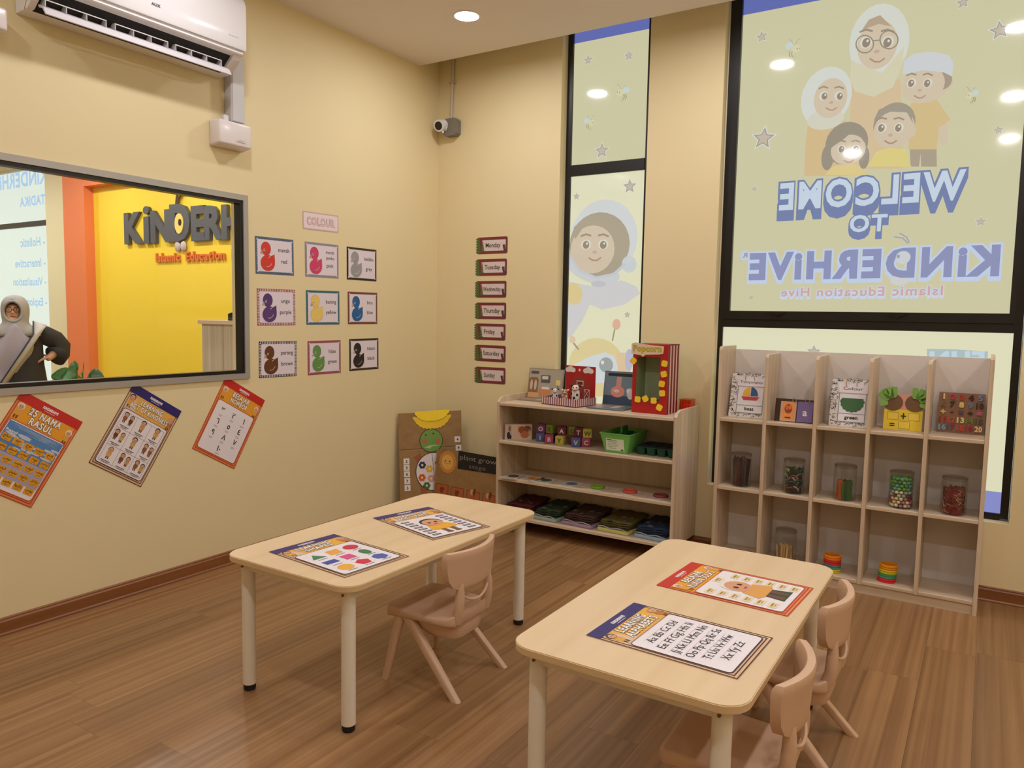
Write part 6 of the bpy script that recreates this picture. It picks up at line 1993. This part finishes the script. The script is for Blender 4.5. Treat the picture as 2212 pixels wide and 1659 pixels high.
# ================================================================ cubby shelf, top row
ZB = 0.8465
def board_thing(name, label, cat, x0, x1, y, w_lean, group=None):
    return thing(name, label, cat, tilt(((x0 + x1) / 2, y, ZB), (1, 0, 0), w_lean), group)
def scrib(a, x0, x1, y0, y1, n, seed, c=(28, 26, 26)):
    r = random.Random(seed)
    for k in range(n):
        x, y = r.uniform(x0, x1), r.uniform(y0, y1)
        an = r.uniform(0, pi)
        l = r.uniform(0.006, 0.014)
        a.line([(x, y), (x + l * cos(an), y + l * sin(an)), (x + l * cos(an + 0.8) * 1.4, y + l * sin(an + 0.8) * 1.2)], 0.0018, c, 1)
def flip_chart(label, x0, x1, y, lean, head, word, pic):
    w, h = x1 - x0, 0.248
    t = board_thing('flip_chart', label, 'flip chart', x0, x1, y, lean, 'ringed flip charts on the cubby shelf')
    part('board', prism(B(), rrpts(w, h, 0.006, 3, 0, h / 2), -0.012, 0.0), col((232, 226, 224), 0.4), t)
    a = Art(0.0004, 0.0004)
    scrib(a, -w / 2 + 0.006, -w / 2 + 0.030, 0.006, h - 0.01, 46, len(head))
    scrib(a, -w / 2 + 0.03, w / 2 - 0.012, 0.004, 0.020, 26, 5)
    scrib(a, -w / 2 + 0.03, w / 2 - 0.012, h - 0.014, h - 0.004, 22, 6)
    a.build('pattern_print', t)
    pg = part('page', prism(B(), rrpts(w - 0.048, h - 0.062, 0.003, 2, 0.014, h / 2 - 0.008), 0.0012, 0.0026), col((236, 232, 236), 0.3), t)
    a = Art(0.0004, 0.003)
    cx = 0.014
    a.outline(cx, h / 2 - 0.008, w - 0.054, h - 0.066, 0.003, (110, 124, 134), 0)
    a.line([(cx - (w - 0.054) / 2, 0.068), (cx + (w - 0.054) / 2, 0.068)], 0.003, (110, 124, 134), 0)
    a.text(word, cx, 0.040, 0.019, (24, 22, 24), 1, None, 0.035)
    pic(a, cx, 0.122)
    a.build('page_print', pg)
    hp = part('heading_strip', prism(B(), rrpts(w - 0.044, 0.046, 0.008, 3, 0.014, h - 0.048), 0.0052, 0.0064), col((238, 230, 236), 0.25), t)
    a = Art(0.0004, 0.0068)
    a.text(head, 0.014, h - 0.055, 0.017, (30, 26, 30), 0, min(w - 0.07, 0.016 * len(head)), 0.0)
    a.build('heading_print', hp)
    for x in (-0.02, 0.03):
        part('binder_ring', tube(B(), [(x + 0.014 * 0, -0.001 - 0, 0) for _ in range(2)], 0.001, 6) if False else tube(B(), [(x, h - 0.018 + 0.018 * cos(2 * pi * k / 16), 0.004 + 0.014 * sin(2 * pi * k / 16)) for k in range(17)], 0.0018, 6, 0, False), col((206, 168, 110), 0.3, 0.6), t, 'all')
def p_boat(a, x, y):
    a.ell(x - 0.003, y, 0.040, 0.052, (238, 182, 40), 2, 12, 0, 90, 180)
    a.ell(x + 0.001, y, 0.040, 0.052, (48, 88, 138), 2, 12, 0, 0, 90)
    a.poly([(x - 0.050, y - 0.004), (x + 0.050, y - 0.004), (x + 0.036, y - 0.024), (x - 0.036, y - 0.024)], (208, 54, 62), 2)
def p_green(a, x, y):
    G = (58, 106, 58)
    a.poly([(x - 0.052, y + 0.028), (x + 0.052, y + 0.028), (x + 0.045, y - 0.012), (x, y - 0.038), (x - 0.045, y - 0.012)], G, 2)
    for k in range(9):
        t = pi + pi * k / 8
        a.ell(x + 0.046 * cos(t), y + 0.010 + 0.044 * sin(t), 0.013, 0.013, G, 2, 12)
flip_chart('white patterned flip chart showing a yellow and blue boat', 2.234, 2.430, -0.172, 14, 'Transportation', 'boat', p_boat)
flip_chart('white patterned flip chart headed Colour with a green shape', 2.772, 2.955, -0.200, 14, 'Colour', 'green', p_green)

af = board_thing('alphabet_flip_book', 'dark flip book with an orange picture page and a purple page lettered a', 'flip book', 2.494, 2.700, -0.205, 12)
part('board', prism(B(), [(-0.103, 0), (0.103, 0), (0.103, 0.125), (-0.103, 0.125)], -0.006, 0.0), col((64, 40, 26), 0.5), af)
p1 = part('page', prism(B(), rrpts(0.082, 0.108, 0.004, 3, -0.032, 0.056), 0.003, 0.005), col((206, 176, 150), 0.2), af)
a = Art(0.0004, 0.0053)
a.rr(-0.032, 0.058, 0.062, 0.096, 0.003, (236, 148, 78), 0)
a.ell(-0.032, 0.070, 0.020, 0.026, (150, 66, 32), 1, 16)
a.ell(-0.024, 0.078, 0.009, 0.012, (214, 120, 60), 2, 12)
a.ell(-0.040, 0.076, 0.007, 0.014, (206, 112, 56), 2, 12)
a.rect(-0.032, 0.022, 0.030, 0.008, (110, 56, 30), 1)
a.build('picture_print', p1)
p2 = part('page', prism(B(), rrpts(0.080, 0.110, 0.003, 3, 0.054, 0.058), 0.003, 0.005), col((128, 108, 160), 0.3), af)
a = Art(0.0004, 0.0053)
a.text('a', 0.054, 0.038, 0.040, (240, 236, 244), 0, None, 0.02)
a.build('letter_print', p2)
for x in (-0.004, 0.062):
    part('binder_ring', tube(B(), [(x + 0.012 * cos(2 * pi * k / 16), 0.120 + 0.012 * sin(2 * pi * k / 16), 0.006 + 0.006 * cos(2 * pi * k / 16)) for k in range(17)], 0.0016, 6, 0, False), col((196, 196, 200), 0.2, 0.8), af, 'all')

hb = board_thing('counting_board', 'yellow plus and equals counting board with two green paper hands', 'craft board', 3.020, 3.206, -0.150, 14)
part('board', prism(B(), [(-0.088, 0.0), (0.088, 0.0), (0.088, 0.104), (-0.088, 0.104)], -0.004, 0.0), col((240, 206, 44), 0.5), hb)
part('upper_board', prism(B(), [(-0.085, 0.104), (0.085, 0.104), (0.070, 0.185), (-0.070, 0.185)], -0.004, -0.0005), col((222, 156, 130), 0.5), hb)
a = Art(0.0004, 0.0004)
dk = (44, 24, 26)
for x, z in ((-0.046, 0.070), (0.050, 0.070), (0.008, 0.026)):
    a.outline(x, z, 0.050, 0.038, 0.0014, (120, 96, 20), 0)
    a.rect(x, z, 0.048, 0.036, (244, 212, 64), 0)
a.rect(0.002, 0.072, 0.024, 0.006, dk, 1)
a.rect(0.002, 0.072, 0.006, 0.032, dk, 1)
a.rect(-0.047, 0.030, 0.022, 0.005, dk, 1)
a.rect(-0.047, 0.020, 0.022, 0.005, dk, 1)
a.build('sums_print', hb)
for s in (-1, 1):
    cx = s * 0.050
    pad = part('brown_disc', prism(B(), [(cx + 0.045 * cos(2 * pi * k / 24), 0.140 + 0.043 * sin(2 * pi * k / 24)) for k in range(24)], 0.0005, 0.003), col((116, 80, 42), 0.6), hb)
    for k, an in enumerate((150, 128, 108, 88, 190) if s < 0 else (92, 66, 44, 20, -12)):
        d = Vector((cos(R(an)), sin(R(an))))
        c0 = Vector((cx, 0.140)) + d * 0.034
        c1 = Vector((cx, 0.140)) + d * (0.080 if k < 4 else 0.062)
        n = Vector((-d.y, d.x)) * 0.0145
        pts = [tuple(c1 + n * 0.9), tuple(c1 - n * 0.9)]
        for q in range(7):
            t = pi * q / 6
            pts.append(tuple(c0 - n * cos(t) - d * 0.012 * sin(t)))
        part('paper_finger', prism(B(), pts, 0.006, 0.0085), col([(126, 172, 68), (112, 160, 60), (134, 180, 76), (118, 166, 62), (138, 182, 84)][k], 0.55), hb)

npz = board_thing('number_puzzle', 'wooden number puzzle tray with colourful raised numbers 1 to 20', 'puzzle', 3.262, 3.466, -0.085, 10)
part('tray', prism(B(), [(-0.102, 0), (0.102, 0), (0.100, 0.202), (-0.100, 0.202)], -0.010, 0.0), OAKB if False else col((142, 100, 72), 0.45), npz)
NUM = ['1', '2', '3', '4', '5', '6', '7', '8', '9', '10', '+', '-', '\u00d7', '\u00f7', '=', '11', '12', '13', '14', '15', '16', '17', '18', '19', '20']
NC = [(236, 208, 150), (206, 70, 92), (206, 60, 52), (84, 30, 40), (110, 150, 176), (132, 110, 60), (60, 64, 44), (240, 214, 128), (96, 146, 172), (74, 48, 46), (226, 200, 92), (130, 44, 40), (104, 84, 108), (70, 60, 52), (206, 110, 140),
      (172, 48, 44), (196, 92, 56), (242, 220, 150), (110, 140, 64), (86, 92, 74), (120, 170, 200), (116, 70, 112), (210, 84, 62), (176, 48, 66), (240, 206, 140)]
for k, s in enumerate(NUM):
    r, c = divmod(k, 5)
    x, z = -0.078 + 0.039 * c, 0.166 - 0.0385 * r
    vs, fs, x0_, x1_ = text_mesh(s, 0.05)
    zs = [v[1] for v in vs]
    wd = min(0.032, (x1_ - x0_) * 0.040)
    hh = min(0.029, (max(zs) - min(zs)) * 0.040)
    o = block_letter(s, x - wd / 2, wd, hh, z + 0.0145 - hh / 2 - 0.0, col(NC[k], 0.2), 'number_piece', 0.006, 0.05)
    o.parent = npz

# ================================================================ jars
JZ, JZ3 = 0.4625, 0.0685
def jar(x, y, z, label):
    t = thing('glass_jar', label, 'jar', T(x, y, z), 'clear craft jars on the cubby shelf')
    part('vessel', lathe(B(), [(0.001, 0.0), (0.052, 0.0), (0.057, 0.006), (0.057, 0.158), (0.052, 0.168), (0.052, 0.172), (0.049, 0.172), (0.049, 0.166), (0.054, 0.157), (0.054, 0.007), (0.050, 0.004), (0.001, 0.004)], 28), JARG, t, True)
    part('lid', lathe(B(), [(0.001, 0.186), (0.052, 0.186), (0.056, 0.183), (0.056, 0.170), (0.0535, 0.170), (0.0535, 0.180), (0.001, 0.180)], 28), thin_glass('clear_lid', (0.88, 0.87, 0.84, 1), 0.1), t, True)
    return t
JX = [(2.328, -0.200, JZ, 'clear jar of dark craft sticks, leftmost jar on the middle row'), (2.612, -0.200, JZ, 'clear jar of mixed coloured loops, second jar on the middle row'),
      (2.868, -0.200, JZ, 'clear jar half filled with orange and green craft sticks, in the middle column'), (3.132, -0.206, JZ, 'clear jar filled with pastel and green pom-poms'),
      (3.362, -0.200, JZ, 'clear jar of red yarn, rightmost jar on the middle row'), (2.586, -0.190, JZ3, 'clear jar of plain wooden sticks in the bottom row')]
for q in JX:
    jar(*q)
def sticks(j, n, cols, h, label, seed, lean=0.018, w=0.010):
    x, y, z, _ = JX[j]
    r = random.Random(seed)
    k = 0
    mesh = {}
    spots = []
    step = w + 0.0015
    for iy in range(-4, 5):
        for ix in range(-4, 5):
            px, py = ix * step, iy * 0.0095
            if math.hypot(px, py) < 0.040:
                spots.append((py, px))
    spots.sort()
    for py, px in spots[:n]:
        hh = h * r.uniform(0.9, 1.06)
        c = cols[k % len(cols)] if not callable(cols) else cols(px, r)
        m = col(c, 0.5)
        if m.name not in mesh:
            bm = box(B(), (-w / 2, -0.0012, 0), (w / 2, 0.0012, 1.0))
            me = bpy.data.meshes.new('craft_stick')
            bmesh.ops.recalc_face_normals(bm, faces=list(bm.faces))
            bm.to_mesh(me)
            bm.free()
            me.materials.append(m)
            mesh[m.name] = me
        o = bpy.data.objects.new('craft_stick', mesh[m.name])
        COL.objects.link(o)
        tx, ty = r.uniform(-lean, lean), r.uniform(-0.004, 0.004)
        d = Vector((max(-0.046, min(0.046, px + tx)) - px, ty, hh))
        rot = Vector((0, 0, 1)).rotation_difference(d)
        o.matrix_world = Matrix.Translation((x + px, y + py, z + 0.0045)) @ rot.to_matrix().to_4x4() @ Matrix.Scale(hh, 4, (0, 0, 1))
        tag(o, label, 'craft stick', label)
        k += 1
sticks(0, 40, [(58, 28, 44), (74, 30, 34), (40, 26, 40), (104, 40, 40), (30, 22, 30), (126, 92, 66), (70, 44, 76)], 0.155, 'dark coloured craft stick in the leftmost jar of the middle row', 1)
sticks(2, 40, lambda px, r: random.Random(int(px * 1e5) + r.randint(0, 9)).choice([(186, 78, 34), (206, 108, 48), (160, 60, 34)]) if px < -0.006 else r.choice([(40, 92, 44), (34, 74, 40), (56, 110, 52), (26, 58, 34)]), 0.098,
       'orange or green craft stick in the half filled jar of the middle column', 2, 0.012)
sticks(5, 36, [(206, 172, 120), (190, 152, 102), (216, 184, 136), (176, 136, 88)], 0.095, 'plain wooden stick in the jar of the bottom row', 3, 0.010)

def pompoms():
    x, y, z, _ = JX[3]
    r = random.Random(9)
    me = {}
    def mk(c):
        if c not in me:
            m = bpy.data.meshes.new('pompom')
            bm = bmesh.new()
            bmesh.ops.create_icosphere(bm, subdivisions=2, radius=1.0)
            for v in bm.verts:
                v.co *= 1 + r.uniform(-0.05, 0.05)
            bm.to_mesh(m)
            bm.free()
            m.materials.append(col(c, 0.9))
            for p in m.polygons:
                p.use_smooth = True
            me[c] = m
        return me[c]
    lower = {(232, 214, 170): 'cream', (226, 200, 150): 'tan', (176, 120, 140): 'mauve', (150, 50, 60): 'red', (206, 170, 190): 'pale pink', (236, 222, 190): 'ivory', (130, 40, 56): 'wine red'}
    mid = {(150, 170, 150): 'sage', (226, 210, 160): 'cream', (110, 150, 170): 'blue', (120, 50, 60): 'wine red', (170, 190, 170): 'pale sage'}
    upper = {(96, 160, 70): 'leaf green', (70, 130, 60): 'dark green', (110, 176, 96): 'light green', (100, 160, 150): 'teal', (84, 150, 66): 'mid green'}
    rad = 0.0098
    for lv in range(9):
        zz = 0.0045 + rad + lv * 0.0168
        for ring, n in ((0.0425, 13), (0.022, 6)):
            for k in range(n):
                a_ = 2 * pi * (k + 0.5 * (lv % 2)) / n
                pal = lower if lv < 3 else mid if lv < 5 else upper
                cq = r.choice(list(pal))
                nmz = '%s pom-pom %s the pom-pom jar' % (pal[cq], 'low in' if lv < 3 else 'half way up' if lv < 5 else 'near the top of')
                o = bpy.data.objects.new('pompom', mk(cq))
                COL.objects.link(o)
                o.location = (x + ring * cos(a_), y + ring * sin(a_), z + zz + r.uniform(-0.001, 0.001))
                o.scale = (rad, rad, rad * 0.92)
                tag(o, nmz, 'pom-pom', 'pom-poms in the fourth jar')
pompoms()

# loops and yarn: tangled, nobody could count them
def tangle(name, label, cat, j, n, cols, seed, h, rr, knot):
    x, y, z, _ = JX[j]
    r = random.Random(seed)
    bm = B()
    for k in range(n):
        a_ = r.uniform(0, 2 * pi)
        zc = 0.012 + (h - 0.02) * k / n
        pts = []
        b0 = r.uniform(0, 6)
        for q in range(knot):
            t = q / (knot - 1)
            an = a_ + t * r.uniform(1.5, 2.6)
            rad = 0.048 * (0.75 + 0.22 * sin(b0 + 5 * t))
            pts.append((rad * cos(an), rad * sin(an), min(h, max(0.011, zc + 0.016 * sin(b0 * 2 + 7 * t)))))
        tube(bm, pts, rr, 5, k % len(cols))
    o = part(name, bm, [col(c, 0.7) for c in cols], None, 'all', M=T(x, y, z))
    o['kind'] = 'stuff'
    tag(o, label, cat)
    o2 = part('x', lathe(B(), [(0.001, 0.005), (0.042, 0.005), (0.042, h * 0.95), (0.001, h * 0.97)], 16), col(cols[0], 0.8), o)
    o2.name = 'core'
tangle('craft_loops', 'tangle of green, dark and yellow craft loops inside the second jar', 'craft loops', 1, 60, [(36, 44, 36), (60, 92, 70), (30, 28, 30), (96, 120, 96), (196, 190, 60), (150, 60, 60), (70, 100, 120), (186, 150, 140)], 5, 0.140, 0.0045, 9)
tangle('red_yarn', 'tangled red yarn with pale threads inside the rightmost jar', 'yarn', 4, 190, [(130, 28, 36), (150, 36, 42), (110, 22, 34), (96, 26, 40), (206, 140, 130), (140, 30, 36), (120, 26, 36), (190, 120, 60)], 6, 0.135, 0.0017, 12)

# ================================================================ rainbow springs
def spring(x, y, z, label, bands, sh):
    t = thing('rainbow_spring', label, 'toy', T(x, y, z), 'rainbow plastic springs on the bottom row')
    r = 0.043
    hh = 0.092 / len(bands)
    for k, c in enumerate(bands):
        off = sh * k / len(bands)
        bm = lathe(B(), [(r - 0.007, 0), (r, 0.001), (r + 0.001, hh / 2), (r, hh - 0.0012), (r - 0.007, hh - 0.0006), (r - 0.007, 0)], 28, (off, 0, k * hh))
        part('coil', bm, col(c, 0.35), t, True)
spring(2.830, -0.205, JZ3, 'rainbow plastic spring partly hidden behind the foreground table corner', [(226, 190, 40), (214, 206, 60), (84, 150, 120), (96, 140, 130), (222, 40, 64), (226, 44, 60), (244, 130, 30), (246, 140, 20)], 0.0)
spring(3.090, -0.200, JZ3, 'whole rainbow plastic spring leaning slightly, next compartment to the right', [(224, 40, 56), (228, 46, 60), (90, 150, 130), (70, 160, 90), (196, 206, 50), (246, 200, 30), (244, 150, 30), (246, 156, 24)], 0.010)
